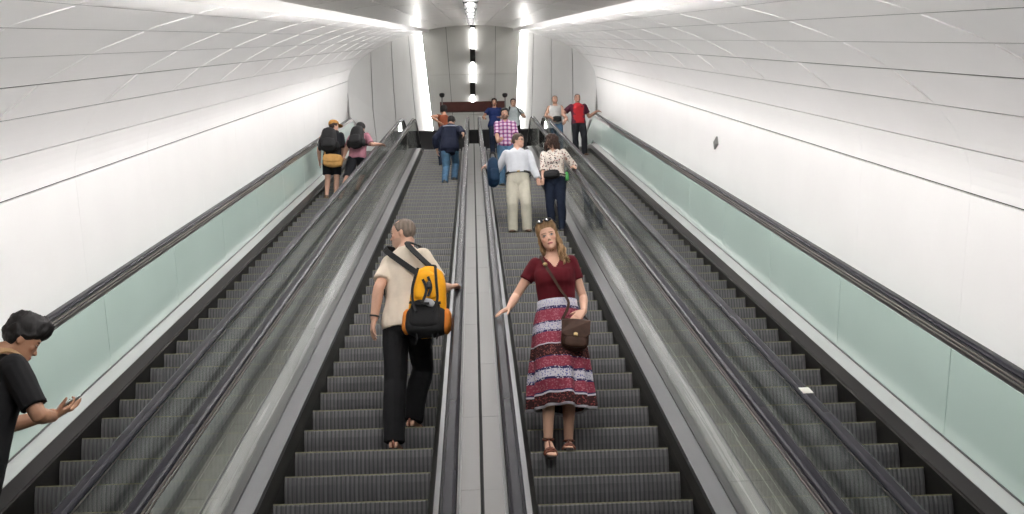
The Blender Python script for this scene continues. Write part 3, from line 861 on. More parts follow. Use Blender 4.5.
    def body(s, colour=None, lips=(.48, .17, .15), brow=(.10, .06, .04), beard=None, iris=(.05, .04, .03), legs=True, sub_tint=None):
        G = [s.torso(-.09, .665)] + s.headgeo()
        c0, u0, w0 = s.frame(.60*s.k)
        G.append(tube_geo([s.frame(.57*s.k)[0], s.frame(.63*s.k)[0]+w0*.006, s.hc - (s.HR @ V3(0, .012, .05))*s.hs], [.058*s.k*(.82 if s.fem else 1)]*3, 12))
        for i in range(2):
            G.append(s.arm(i)); G += s.hand(i); G.append(s.leg(i)); G += s.foot(i)
            G.append(ellipsoid(s.shoulder[i], Matrix.Identity(3), [.058*s.k*(.84 if s.fem else 1)]*3))
        me = remesh(G, s.voxel, 2 if s.voxel < .008 else 1, .45, 'body')
        a = coords(me); h = s.to_head(a)
        near = (np.abs(h) < .16).all(1)
        # eye sockets pressed in a little
        if s.voxel < .012:
            nr = np.array(s.HR @ V3(0, -1, 0)); d = np.zeros(len(a))
            for sx in (-1, 1):
                r2 = ((h[:, 0]-sx*.020)**2/.010**2 + (h[:, 2]-.010)**2/.006**2)
                d += np.where((h[:, 1] > .05), .0035*np.exp(-r2), 0)
            a = a + nr[None]*(d*s.hs)[:, None]; setco(me, a)
        col = np.tile(np.array(s.skin, 'f'), (len(a), 1))
        mott = np.array([noise.noise(Vector(p)*9.0) for p in a])*.07
        col *= (1+mott)[:, None]
        front = near & (h[:, 1] > .055)
        def paint(mask, c, k=1.0): col[mask] = col[mask]*(1-k) + np.array(c)*k
        blush = front & (((np.abs(h[:, 0])-.038)/.02)**2 + ((h[:, 2]+.03)/.018)**2 < 1)
        paint(blush, (s.skin[0]*1.02, s.skin[1]*.82, s.skin[2]*.8), .5)
        if beard is not None:
            bm_ = near & (h[:, 1] > .0) & (h[:, 2] < -.048) & (h[:, 2] > -.125)
            paint(bm_, beard, .75); 
        paint(front & ((h[:, 0]/.023)**2 + ((h[:, 2]+.0685)/.0095)**2 < 1), lips)
        paint(front & ((np.abs(h[:, 0]) < .021) & (np.abs(h[:, 2]+.0685) < .0022)), [x*.4 for x in lips])
        for sx in (-1, 1):
            ex = h[:, 0]-sx*.030; ez = h[:, 2]-.001
            paint(front & ((ex/.017)**2 + ((ez)/.0095)**2 < 1), [x*.62 for x in s.skin])
            paint(front & ((ex/.0120)**2 + (ez/.0050)**2 < 1), (.46, .40, .36))
            paint(front & ((ex)**2 + (ez)**2 < .0056**2), iris)
            paint(front & ((ex/.0145)**2 < 1) & (np.abs(ez-.0060+.25*np.abs(ex)) < .0021), (.03, .02, .018))
            bx_ = sx*h[:, 0]
            paint(front & (bx_ > .012) & (bx_ < .048) & (np.abs(h[:, 2] - (.0215+.06*(bx_-.012)*(1-(bx_-.012)/.03))) < .0042), brow, .85)
            paint(front & ((h[:, 0]-sx*.007)**2 + (h[:, 2]+.0435)**2 < .0033**2), (.12, .05, .04))
        if colour: colour(s, a, h, col, paint)
        setcol(me, col)
        o = link('body', me, SKIN, s.root); return o
    def garment(s, name, G, m, voxel=None, fold=.006, freq=9, seed=1, smooth=2, colour=None, parent=None, cut=None):
        me = remesh(G, voxel or max(.008, s.voxel), smooth, .5, name)
        if cut:
            a = coords(me); bm = bmesh.new(); bm.from_mesh(me); bm.verts.ensure_lookup_table()
            kill = [v for v, p in zip(bm.verts, a) if cut(Vector(p))]
            bmesh.ops.delete(bm, geom=kill, context='VERTS'); bm.to_mesh(me); bm.free()
        if fold: wrinkle(me, fold, freq, seed)
        if colour:
            a = coords(me); c = colour(a); setcol(me, c); m = CLOTH
        return link(name, me, m, parent or s.root)
    def shirt(s, name, m, sleeve=.42, hem=-.02, neck=.578, ease=.012, slv_ease=.014, fold=.006, seed=1, colour=None, flare=0., arms=(0, 1), extra=None, cuff=.006, cut=None):
        G = [s.torso(hem, neck, ease, 24, (lambda h: flare*sstep(.25, hem, h)) if flare else None, ease*.6)]
        for i in arms:
            if sleeve > 0:
                G.append(s.arm(i, sleeve, slv_ease*s.k, cuff))
                G.append(ellipsoid(s.shoulder[i], Matrix.Identity(3), [(.055*(.84 if s.fem else 1)+slv_ease*.9)*s.k]*3))
        if extra: G += extra
        return s.garment(name, G, m, fold=fold, seed=seed, colour=colour, cut=cut)
    def trousers(s, name, m, top=.12, ease=(.014, .016, .020, .022, .022, .028, .034), length=1.0, fold=.006, seed=2, drop=.03, colour=None):
        G = [s.torso(-.095, top, .010, 22)]
        for i in range(2):
            if length >= 1:
                P = s.leg_pts(i); P[-1] = P[-1] - V3(0, 0, drop*s.k); R = [r+e*s.k for r, e in zip(s.leg_rad(), ease)]
                G.append(s.limb(P, R))
            else: G.append(s.leg(i, [e*s.k for e in ease], length))
        return s.garment(name, G, m, fold=fold, seed=seed, colour=colour)
    def shoes(s, m, name='shoe', ease=.009, top=.10, solem=None):
        for i in range(2):
            G = s.foot.__func__(s, i, ease) if not s.toes else [Person.foot(s, i, ease)[0]]
            a = s.ankle[i]
            G = list(G) + [tube_geo([a + V3(0, 0, -.04*s.k) - s.fdir[i]*.02*s.k, a + V3(0, 0, (top-.085)*s.k) - s.fdir[i]*.02*s.k], [.046*s.k, .046*s.k], 12)]
            me = remesh(G, max(.007, s.voxel*.8), 1, .5, name); so = link(name, me, m, s.root)
            if solem is not None:
                fd = s.fdir[i]; sd = V3(fd.y, -fd.x, 0); o_ = s.feet[i]; k = s.k
                ring = [(-.085, .022), (-.07, .036), (-.02, .040), (.06, .044), (.13, .053), (.18, .046), (.212, .022)]
                L = [o_+fd*y*k+sd*w*k for y, w in ring] + [o_+fd*y*k-sd*w*k for y, w in ring[::-1]]
                b = MB(); n = len(L); b.add([p + V3(0, 0, .002) for p in L] + [p + V3(0, 0, .024) for p in L], [tuple(range(n))[::-1], tuple(range(n, 2*n))] + [(j, (j+1) % n, n+(j+1) % n, n+j) for j in range(n)])
                b.build('sole', solem, so)
    def hp_(s, x, y, z): return s.hc + s.HR @ (V3(x, y, z)*s.hs)
    def hair(s, m, thick=.016, front=.055, side=-.005, back=-.085, temple=.03, top_extra=.006, rough=.004, seed=3, bald=0., lift=0., name='hair', fringe=0.):
        """cap of hair over the skull: runs under the skin where no hair grows"""
        nT, nZ = 64, 34; V = []; Fc = []
        for iz in range(nZ+1):
            z = -.112 + (.2295)*iz/nZ; z = min(z, .1165)
            hw, fr, bk = interp(HEADTAB, z)
            for it in range(nT):
                t = 2*PI*it/nT; cs, sn = math.cos(t), math.sin(t); e = 2.25
                fm = .95 if s.fem else 1.0
                x = math.copysign(abs(cs)**(2/e), cs)*hw*fm; y = math.copysign(abs(sn)**(2/e), sn)*(fr if sn > 0 else bk)
                az = math.atan2(abs(x), y)  # 0 front, pi back
                line = interp([(0, front), (.55, front-.004), (.95, temple), (1.25, side+.012), (1.75, side), (2.1, back+.03), (2.6, back), (3.15, back)], az)[0]
                k = sstep(line-.008, line+.012, z)
                if bald:
                    k *= 1 - bald*sstep(.06, .095, z)*sstep(1.9, 1.2, az)
                n_ = Vector((x/(hw+.02), y/(abs(fr)+.02 if y > 0 else bk+.02), .35 + max(0, z)*9)); n_.normalize()
                th = -.012 + k*(thick + .012 + top_extra*sstep(.02, .11, z) + lift*sstep(.03, .1, z)*max(0, y)/.09)
                if fringe and az < .9: th += fringe*k*sstep(.03, .09, z)
                th += k*rough*(noise.noise(Vector((x*60+seed, y*60, z*28)))+.6*noise.noise(Vector((x*130, y*130+seed, z*50))))
                V.append(s.hp_(*(Vector((x, y, z)) + n_*th)))
        for iz in range(nZ):
            for it in range(nT): Fc.append((iz*nT+it, iz*nT+(it+1) % nT, (iz+1)*nT+(it+1) % nT, (iz+1)*nT+it))
        Fc.append(tuple(range(nT))[::-1]); Fc.append(tuple(range(nZ*nT, (nZ+1)*nT)))
        me = mesh_from(name, V, Fc, True); return link(name, me, m, s.root)
    def vneck(s, depth=.12, half=.075):
        c, u, w = s.frame(.56*s.k); k = s.k
        def f(p):
            q = p-c; z = q.dot(u.cross(w)); x = abs(q.dot(u)); y = q.dot(w)
            return y > .0 and z > -depth*k and x < half*k*(z/k+depth)/(depth+.02) and z < .08*k
        return f
    def round_neck(s, r=.075, drop=.03):
        c, u, w = s.frame(.575*s.k); k = s.k
        def f(p):
            q = p-c; z = q.dot(u.cross(w)); x = q.dot(u); y = q.dot(w)
            return z > -drop*k*(1+y/(.07*k)) - .012*k and x*x+y*y*.8 < (r*k)**2
        return f
HAIRM = lambda n, c: noise_tint(mat(n, c, .6, 0, .22), 60, .35, (1, 1, .15), bump=.25)
# ------------------------------------------------------------------ the people in the hall
PH = {1: 8.332, 2: 7.5405, 3: 7.4173, 4: 7.368}
def stepz(esc_n, t_or_i, exact=True):
    return S(PH[esc_n] + t_or_i*STEP, 0, 0)
def solve(px, py, H, esc_n=None):
    """walk up the slope until somebody H tall has the top of the head at this pixel"""
    Y = 5.0
    while Y < 29:
        b_ = min(TA*Y - NOSE + EYE - .06, ZTOP)
        if at(px, py, Y).z - b_ <= H: break
        Y += .01
    p = at(px, py, Y); return p
def tread(esc_n, Y):
    """tread under Y: nose point of the step"""
    t = PH[esc_n]; ys = S(t, 0, 0).y; dy = STEP*CA
    i = math.floor((Y-ys)/dy + 1e-6); return S(t+i*STEP, 0, 0), i
def sweepband(mb, P, wid, th, up):
    """flat strap along P, up = outward side"""
    P = [Vector(p) for p in P]; n = len(P); R = []
    for i, p in enumerate(P):
        t = (P[min(i+1, n-1)]-P[max(i-1, 0)]).normalized(); o = up[i] if isinstance(up, list) else Vector(up)
        o = (o - t*o.dot(t)).normalized(); s_ = t.cross(o)
        R.append([p - s_*wid/2, p + s_*wid/2, p + s_*wid/2 + o*th, p - s_*wid/2 + o*th])
    V, Fc = rings_geo(R); mb.add(V, Fc)
def smooth_path(P, n=6):
    P = [Vector(p) for p in P]; out = []
    for i in range(len(P)-1):
        p0, p1, p2, p3 = P[max(i-1, 0)], P[i], P[i+1], P[min(i+2, len(P)-1)]
        for q in range(n):
            t = q/n
            out.append(.5*((2*p1) + (p2-p0)*t + (2*p0-5*p1+4*p2-p3)*t*t + (-p0+3*p1-3*p2+p3)*t**3))
    out.append(P[-1]); return out
def softbox(c, R, sx, sy, sz, e=3.2, n=20, taper=1.0, rows=8, bulge=.0):
    """rounded box, local z up, taper = top width / bottom width"""
    rings = []
    for i in range(rows+1):
        f = -1 + 2*i/rows; z = sz*f; k = (1-abs(f)**4)**(1/3.2) if abs(f) < 1 else .35
        k = max(k, .35); tp = 1 + (taper-1)*(f+1)/2
        ring = []
        for j in range(n):
            t = 2*PI*j/n; cs, sn = math.cos(t), math.sin(t)
            ring.append(c + R @ V3(math.copysign(abs(cs)**(2/e), cs)*sx*k*tp, math.copysign(abs(sn)**(2/e), sn)*sy*k*(1+bulge*(1-f*f)), z))
        rings.append(ring)
    return rings_geo(rings)
def part_mesh(name, geos, m, parent, smooth=True, voxel=None, wr=0):
    if voxel:
        me = remesh(geos, voxel, 2, .5, name)
        if wr: wrinkle(me, wr, 14, 3)
    else:
        mb = MB()
        for V, Fc in geos: mb.add(V, Fc)
        o = mb.build(name, m, parent, smooth); return o
    return link(name, me, m, parent)
M['blacktrouser'] = cloth('black_trouser_cloth', (.010, .010, .011), .9)
M['cream'] = cloth('cream_tshirt', (.64, .56, .46), .9, .05)
M['maroon'] = cloth('dark_red_knit', (.085, .006, .011), .9, .15)
M['hair_grey'] = HAIRM('cropped_grey_brown_hair', (.16, .125, .10))
M['hair_blond'] = HAIRM('wavy_dark_blond_hair', (.25, .15, .075))
M['hair_black'] = HAIRM('black_hair', (.010, .009, .009))
M['hair_brown'] = HAIRM('dark_brown_hair', (.035, .017, .012))
M['yellow_pack'] = cloth('yellow_pack_cloth', (.80, .36, .010), .7, .10)
M['black_pack'] = cloth('black_pack_cloth', (.014, .014, .015), .7)
M['orange_pack'] = cloth('orange_pack_cloth', (.62, .20, .03), .7)
M['grey_pack'] = cloth('grey_mesh_cloth', (.35, .35, .36), .7)
M['sandal'] = mat('red_brown_leather', (.17, .05, .028), .45)
M['solebk'] = mat('dark_sole', (.02, .015, .013), .6)
M['bag'] = noise_tint(mat('brown_satchel_leather', (.045, .021, .013), .6, 0, .2), 20, .25, bump=.1)
M['brass'] = mat('dull_brass', (.45, .33, .16), .35, .9)
M['shades'] = mat('dark_lens', (.012, .010, .010), .08)
M['shoe_bk'] = mat('black_shoe_leather', (.018, .016, .015), .45)
M['shoe_br'] = mat('tan_brown_leather', (.12, .065, .035), .5)
M['denim'] = cloth('blue_denim', (.075, .155, .25), .9, .22)
M['denimdark'] = cloth('navy_denim', (.012, .018, .035), .9, .2)

# ---- woman in the patterned skirt ------------------------------------------------
n1, n2 = stepz(3, 1), stepz(3, 2)
fr_ = V3(at(549, 452, 7.15).x, n2.y+.055, n2.z+.016); fl_ = V3(at(569, 445, 7.3).x, n2.y+.19, n2.z+.016)
rw, rt_ = at(509, 308, 7.07), at(492, 317, 6.99)
lw, lt_ = at(584, 311, 7.09), at(566, 327, 7.03)
W = Person('person', 'woman with wavy blond hair in a dark red top and patterned skirt', (fl_, fr_), PI, H=1.76, female=True, legk=1.06, tk=1.02, headk=1.01, fpitch=(0, -.36),
           pelvis=V3(at(559, 330, 7.24).x, 7.24, n2.z+.955), side=.05, lean=.0, head_yaw=-.10, head_pitch=-.06, head_roll=.22,
           hands=(lw, rw), hand_dirs=(lt_-lw, rt_-rw), palm=(V3(.15, 1, -.25), V3(0, .1, -1)), sh=.142, elbow=(V3(.35, .9, -.2), V3(-.5, .8, -.6)), curl=(.35, .22),
           foot_yaw=(-.1, .05), skin=(.62, .37, .265), voxel=.0055, toes=True)
W.body(lips=(.50, .16, .15), brow=(.20, .11, .06), iris=(.06, .09, .12))
W.shirt('tshirt', M['maroon'], sleeve=.27, hem=.07, neck=.572, ease=.018, slv_ease=.013, fold=.007, seed=4, cut=W.vneck(.125, .085))
def skirt(P, h_top, L, flare, m, name='skirt', folds=11, amp=.018):
    k = P.k; rings = []; nT = 72; nR = 22
    for i in range(nR+1):
        f = i/nR; h = h_top - L*f
        a, b, off = interp(P.tab, max(h, -.02)) if h > -.02 else interp(P.tab, -.0)
        c, u, w = P.frame(max(h, 0)*k)
        if h < 0: c = P.pelvis + V3(0, 0, h*k)
        a2 = a*k+.024 + flare*max(0, -h+.02)*k*.42; b2 = b*k+.026 + (flare+.16)*max(0, -h+.06)*k*.42
        ring = []; cz = c + w*off*k; legs = []
        if h < .02:
            for q_ in range(2):
                LP, LR = P.leg_pts(q_), P.leg_rad()
                for (p0, r0), (p1, r1) in zip(zip(LP[:-1], LR[:-1]), zip(LP[1:], LR[1:])):
                    if min(p0.z, p1.z)-.05 <= cz.z <= max(p0.z, p1.z)+.05:
                        kk = min(1, max(0, (cz.z-p0.z)/((p1.z-p0.z) or 1e-6))); pc_ = p0.lerp(p1, kk) - cz; legs.append((pc_.dot(u), pc_.dot(w), r0+(r1-r0)*kk))
        for j in range(nT):
            t = 2*PI*j/nT; g = 1 + (amp*math.sin(folds*t+1.3*f+.6) + amp*.6*math.sin(7*t+2.1))*sstep(.15, .9, f)/max(a2, .1)*1.6
            x_, y_ = math.cos(t)*a2*g, math.sin(t)*b2*g; rr_ = math.hypot(x_, y_); dx_, dy_ = x_/rr_, y_/rr_
            for lx, ly, lr in legs: rr_ = max(rr_, lx*dx_+ly*dy_+lr+.022)
            ring.append(cz + u*dx_*rr_ + w*dy_*rr_ + V3(0, 0, -.012*math.sin(3*t+.5)*f))
        rings.append(ring)
    V = []; Fc = []
    for r in rings: V += r
    for i in range(nR):
        for j in range(nT): Fc.append((i*nT+j, i*nT+(j+1) % nT, (i+1)*nT+(j+1) % nT, (i+1)*nT+j))
    me = mesh_from(name, V, Fc, True); o = link(name, me, m, P.root)
    sd = o.modifiers.new('solid', 'SOLIDIFY'); sd.thickness = .004
    uv = me.uv_layers.new(name='UVMap')
    for poly in me.polygons:
        js = [vi % nT for vi in poly.vertices]
        for li, vi in zip(poly.loop_indices, poly.vertices):
            j = vi % nT; i = vi//nT
            uu = j/nT
            if max(js)-min(js) > nT/2 and j == 0: uu = 1.0
            uv.data[li].uv = (uu, 1-i/nR)
    return o
def skirt_mat():
    ma = bpy.data.materials.new('banded_print_cloth'); ma.use_nodes = True; b = ma.node_tree.nodes['Principled BSDF']; b.inputs['Roughness'].default_value = .9; b.inputs['Specular IOR Level'].default_value = .2
    uv = N_(ma, 'ShaderNodeUVMap'); sp = N_(ma, 'ShaderNodeSeparateXYZ'); L_(ma, uv.outputs[0], sp.inputs[0])
    no = N_(ma, 'ShaderNodeTexNoise'); mp = N_(ma, 'ShaderNodeMapping'); mp.inputs['Scale'].default_value = (26, 9, 1); L_(ma, uv.outputs[0], mp.inputs[0]); L_(ma, mp.outputs[0], no.inputs['Vector']); no.inputs['Scale'].default_value = 1.0
    wob = N_(ma, 'ShaderNodeMath', operation='MULTIPLY_ADD'); wob.inputs[1].default_value = .018; L_(ma, no.outputs['Fac'], wob.inputs[0]); L_(ma, sp.outputs['Y'], wob.inputs[2])
    def ramp(stops):
        r = N_(ma, 'ShaderNodeValToRGB'); r.color_ramp.interpolation = 'CONSTANT'; e = r.color_ramp.elements
        e[0].position = 0; e[0].color = (*stops[0][1], 1); e[1].position = stops[1][0]; e[1].color = (*stops[1][1], 1)
        for p, c in stops[2:]:
            n = e.new(p); n.color = (*c, 1)
        L_(ma, wob.outputs[0], r.inputs['Fac']); return r
    RED, WHT, NAV, DRK, PNK = (.25, .042, .068), (.52, .50, .55), (.035, .032, .10), (.035, .013, .014), (.36, .13, .16)
    o_ = .009
    A = [(0, WHT), (.02+o_, DRK), (.115+o_, WHT), (.13+o_, NAV), (.14+o_, RED), (.235+o_, NAV), (.255+o_, WHT), (.325+o_, NAV), (.35+o_, RED), (.445+o_, NAV), (.455+o_, DRK), (.565+o_, WHT), (.575+o_, RED), (.68+o_, NAV), (.70+o_, WHT), (.77+o_, NAV), (.785+o_, RED), (.90+o_, NAV), (.925+o_, WHT)]
    # motif colour of each band
    B = [(0, WHT), (.02+o_, (.22, .05, .045)), (.115+o_, WHT), (.13+o_, NAV), (.14+o_, PNK), (.235+o_, WHT), (.255+o_, (.12, .13, .30)), (.325+o_, WHT), (.35+o_, PNK), (.445+o_, WHT), (.455+o_, (.20, .06, .05)), (.565+o_, WHT), (.575+o_, PNK), (.68+o_, WHT), (.70+o_, (.14, .14, .32)), (.77+o_, WHT), (.785+o_, PNK), (.90+o_, WHT), (.925+o_, (.25, .26, .45))]
    ra, rb = ramp(A), ramp(B)
    vo = N_(ma, 'ShaderNodeTexVoronoi'); m2 = N_(ma, 'ShaderNodeMapping'); m2.inputs['Scale'].default_value = (110, 62, 1); L_(ma, uv.outputs[0], m2.inputs[0]); L_(ma, m2.outputs[0], vo.inputs['Vector']); vo.inputs['Scale'].default_value = 1.0
    lt = N_(ma, 'ShaderNodeMath', operation='LESS_THAN'); lt.inputs[1].default_value = .36; L_(ma, vo.outputs['Distance'], lt.inputs[0])
    mx = N_(ma, 'ShaderNodeMix', data_type='RGBA'); L_(ma, lt.outputs[0], mx.inputs['Factor']); L_(ma, ra.outputs[0], mx.inputs['A']); L_(ma, rb.outputs[0], mx.inputs['B'])
    L_(ma, mx.outputs['Result'], b.inputs['Base Color']); return ma
skirt(W, .195, .855, .14, skirt_mat())
# hair: cap, then wavy locks gathered over her left shoulder
hr_ = W.hair(M['hair_blond'], thick=.020, front=.070, side=-.05, back=-.10, temple=.035, top_extra=.020, rough=.006, lift=.008)
rnd = random.Random(5); G = []
q = W.hs
for i in range(46):
    u = i/45; a0 = lerp(-2.6, .62, u)     # start angle round the head: back to her left temple
    side = 1
    st = (math.sin(a0)*-.078, math.cos(a0)*.062 - .02, rnd.uniform(-.02, .06))
    x0 = -.074 if i % 3 else -.060
    p0 = V3(x0+rnd.uniform(-.006, .012), rnd.uniform(-.075, .035), rnd.uniform(-.03, .05))
    end = V3(-.070+rnd.uniform(-.035, .030), .055+rnd.uniform(-.035, .035), -.235+rnd.uniform(-.035, .05))
    midp = V3(-.092+rnd.uniform(-.012, .016), .0+rnd.uniform(-.04, .04), -.11+rnd.uniform(-.02, .02))
    P = []; ph = rnd.uniform(0, 6.3); wa = rnd.uniform(.006, .013)
    for j in range(15):
        f = j/14
        c = p0*(1-f)**2 + midp*2*f*(1-f) + end*f*f
        c = c + V3(math.sin(f*13+ph)*wa, math.cos(f*12+ph)*wa*.8, 0)*min(1, f*3)
        P.append(W.hp_(*c))
    G.append(tube_geo(P, [.005*q+.0085*q*math.sin(PI*min(1, (j/14)*.9+.12)) for j in range(15)], 6))
for i in range(16):   # shorter strands on her right side
    p0 = V3(.070+rnd.uniform(-.01, .006), rnd.uniform(-.07, .03), rnd.uniform(-.03, .04)); end = V3(.070+rnd.uniform(-.012, .012), rnd.uniform(-.06, .03), -.125+rnd.uniform(-.03, .03)); ph = rnd.uniform(0, 6)
    P = [W.hp_(*(p0.lerp(end, j/8) + V3(.012*math.sin(PI*j/8)+.004*math.sin(j*1.6+ph), .005*math.cos(j*1.7+ph), 0))) for j in range(9)]
    G.append(tube_geo(P, [.0075*q*(1-.45*j/8) for j in range(9)], 6))
for i in range(14):   # hair at the nape
    x = rnd.uniform(-.06, .06); P = [W.hp_(x, -.088+.01*j, -.03-.02*j+0) for j in range(6)]; G.append(tube_geo(P, .009*q, 6))
part_mesh('hair_lock', G, M['hair_blond'], hr_)
# sandals
def sandal(P, i, strap_m, sole_m, ankle=True, heel=.0):
    k = P.k*(.92 if P.fem else 1); fd = P.f3[i]; sd = V3(P.fdir[i].y, -P.fdir[i].x, 0); up_ = sd.cross(fd); o_ = P.ankle[i] - V3(0, 0, .085*P.k)
    b = MB(); ring = [(-.082, .020), (-.07, .030), (-.02, .034), (.05, .036), (.11, .044), (.17, .046), (.212, .036), (.232, .018)]
    L = [o_+fd*y*k+sd*w_*k for y, w_ in ring] + [o_+fd*y*k-sd*w_*k for y, w_ in ring[::-1]]; n = len(L)
    b.add([p - up_*.014 for p in L] + [p + up_*.004 for p in L], [tuple(range(n))[::-1], tuple(range(n, 2*n))] + [(j, (j+1) % n, n+(j+1) % n, n+j) for j in range(n)])
    so = b.build('sandal', sole_m, P.root)
    s_ = MB()
    def arch(y, w_, h, wid, up=V3(0, 0, 1), z0=.0):
        pts = []
        for j in range(13):
            t = PI*j/12; pts.append(o_ + fd*y*k + sd*math.cos(t)*w_*k + up_*(z0*k + math.sin(t)*h*k))
        s_.tube(pts, wid, 6, flat=.5)
    arch(.165, .049, .037, .008); arch(.135, .051, .047, .008); arch(.118, .051, .052, .006)
    if ankle:
        a = P.ankle[i]; pts = [a + (fd*math.cos(t)*.043 + sd*math.sin(t)*.041)*P.k + V3(0, 0, -.005*P.k) for t in np.linspace(0, 2*PI, 17)]
        s_.tube(pts, .006, 6); pts = [o_ + fd*(-.075)*k + V3(0, 0, .0), o_ + fd*(-.085)*k + V3(0, 0, .045*k), a - fd*.046*P.k]
        s_.tube(pts, .009, 6)
        s_.tube([o_ + fd*.118*k + V3(0, 0, .052*k), o_+fd*.08*k+V3(0, 0, .078*k), a + fd*.043*P.k], .005, 6)
    s_.build('strap', strap_m, so, smooth=True)
for i in range(2): sandal(W, i, M['sandal'], M['solebk'])
# sunglasses pushed up on her hair
sg = thing('sunglasses', 'dark sunglasses pushed up on the hair of the woman in dark red', 'sunglasses', W.hp_(0, .06, .13))
for sx in (-1, 1):
    c = W.hp_(sx*.034, .088, .128); R = W.HR @ Matrix.Rotation(.75, 3, 'X')
    part_mesh('lens', [ellipsoid(c, R, (.031*q, .007*q, .024*q), 16, 8)], M['shades'], sg)
    part_mesh('temple', [tube_geo([W.hp_(sx*.062, .08, .125), W.hp_(sx*.096, .03, .10), W.hp_(sx*.104, -.04, .06)], .004, 6)], M['shades'], sg)
part_mesh('bridge', [tube_geo([W.hp_(-.010, .097, .128), W.hp_(0, .10, .133), W.hp_(.010, .097, .128)], .004, 6)], M['shades'], sg)
# satchel on a cross strap
bc = at(575, 335, 7.055); bw, bh = .105, .122
bR = Matrix.Rotation(PI, 3, 'Z') @ Matrix.Rotation(-.10, 3, 'Y') @ Matrix.Rotation(.05, 3, 'X')
bag = thing('satchel', 'small dark brown leather satchel hanging at the hip of the woman in the patterned skirt', 'bag', bc)
part_mesh('bag_body', [softbox(bc, bR, bw, .042, bh, 5, 24, .95, 10)], M['bag'], bag)
fl = [bc + bR @ V3(x, y, z) for x, y, z in ((-bw*1.0, .0, bh*.98), (bw*1.0, .0, bh*.98), (bw*1.03, .048, bh*.80), (bw*1.0, .053, -.005), (bw*.7, .054, -.03), (-bw*.7, .054, -.03), (-bw*1.0, .053, -.005), (-bw*1.03, .048, bh*.80))]
b = MB(); n8 = len(fl); out = bR @ V3(0, .008, .003)
b.add(fl + [p+out for p in fl], [tuple(range(n8))[::-1], tuple(range(n8, 2*n8))] + [(j, (j+1) % n8, n8+(j+1) % n8, n8+j) for j in range(n8)]); fo = b.build('flap', M['bag'], bag)
part_mesh('pocket', [softbox(bc + bR @ V3(0, .046, -.062), bR, bw*.82, .016, .045, 4, 20)], M['bag'], bag)
part_mesh('clasp', [softbox(bc + bR @ V3(0, .066, -.012), bR, .016, .006, .016, 4, 12, 1, 6)], M['brass'], fo)
b = MB()
c5, u5, w5 = W.frame(.50*W.k)
def bp_(P, h, x, y):   # point on the torso: height over hip, own right, forward of the spine
    c, u, w = P.frame(h*P.k); return c + u*x*P.k + w*y*P.k
pts = [bc + bR @ V3(bw*.95, 0, bh*.95), bp_(W, .14, -.075, .150), bp_(W, .25, -.02, .145), bp_(W, .36, .035, .160), bp_(W, .45, .075, .135), bp_(W, .53, .095, .085), bp_(W, .562, .100, .0), bp_(W, .53, .095, -.09), bp_(W, .40, .02, -.135), bp_(W, .22, -.09, -.13), bp_(W, .10, -.19, -.05), bc + bR @ V3(-bw*.95, 0, bh*.95)]
pp = smooth_path(pts, 5); ups = []
ax = V3(W.pelvis.x, W.pelvis.y, 0)
for p in pp:
    o_ = V3(p.x, p.y, 0)-ax; o_.z = 0; ups.append(o_.normalized() + V3(0, 0, .5 if p.z > 3.5 else .1))
sweepband(b, pp, .022, .004, ups); b.build('shoulder_strap', M['bag'], bag)
part_mesh('buckle', [ellipsoid(bp_(W, .46, .078, .145), Matrix.Identity(3), (.018, .008, .016))], M['brass'], bag)

# ---- man with the yellow backpack -----------------------------------------------
n2_, n3_ = stepz(2, 2), stepz(2, 3)
Lf = V3(at(394, 446, 7.34).x, n2_.y+.115, n2_.z+.012); Rf = V3(at(412, 424, 7.7).x, n3_.y+.125, n3_.z+.012)
rw = onv(450, 287, 1.085); rtp = onv(465, 282, 1.05); lw = at(374, 320, 7.43); ltp = at(371, 340, 7.42)
A = Person('person', 'man with cropped grey hair in a cream t-shirt and black trousers, seen from behind', (Lf, Rf), -.26, H=1.82, stout=1.0, sh=.158, tk=1.10,
           pelvis=V3(at(406.5, 335, 7.46).x, 7.47, n2_.z+.975), lean=.04, side=-.02, chest_yaw=-.28, head_yaw=1.55, head_pitch=-.04, head_roll=0,
           hands=(lw, rw), hand_dirs=(ltp-lw, rtp-rw), palm=(V3(1, .3, 0), V3(0, -.1, -1)), elbow=(V3(-.25, -.9, -.1), V3(.25, -.5, -.9)), curl=(.6, .7),
           foot_yaw=(.24, .06), skin=(.56, .33, .235), voxel=.006)
A.body(brow=(.16, .11, .08), beard=(.42, .27, .20))
A.shirt('tshirt', M['cream'], sleeve=.40, hem=-.02, neck=.585, ease=.018, slv_ease=.016, fold=.011, seed=2, cuff=.012, flare=.012)
A.trousers('trousers', M['blacktrouser'], top=.10, ease=(.016, .020, .030, .032, .034, .040, .046), drop=.035, fold=.008)
A.hair(M['hair_grey'], thick=.007, front=.072, side=-.012, back=-.075, temple=.055, top_extra=.002, rough=.004, bald=.55)
for i in range(2): sandal(A, i, M['sandal'], M['solebk'], True)
wb = A.wrist[0] + (A.elbow[0]-A.wrist[0]).normalized()*.03
dd = (A.elbow[0]-A.wrist[0]).normalized(); ax_ = dd.orthogonal().normalized(); ay_ = dd.cross(ax_)
b = MB(); b.tube([wb + (ax_*math.cos(t)+ay_*math.sin(t))*.036 for t in np.linspace(0, 2*PI, 17)], .007, 6); b.build('wristband', M['black'], A.root, True)
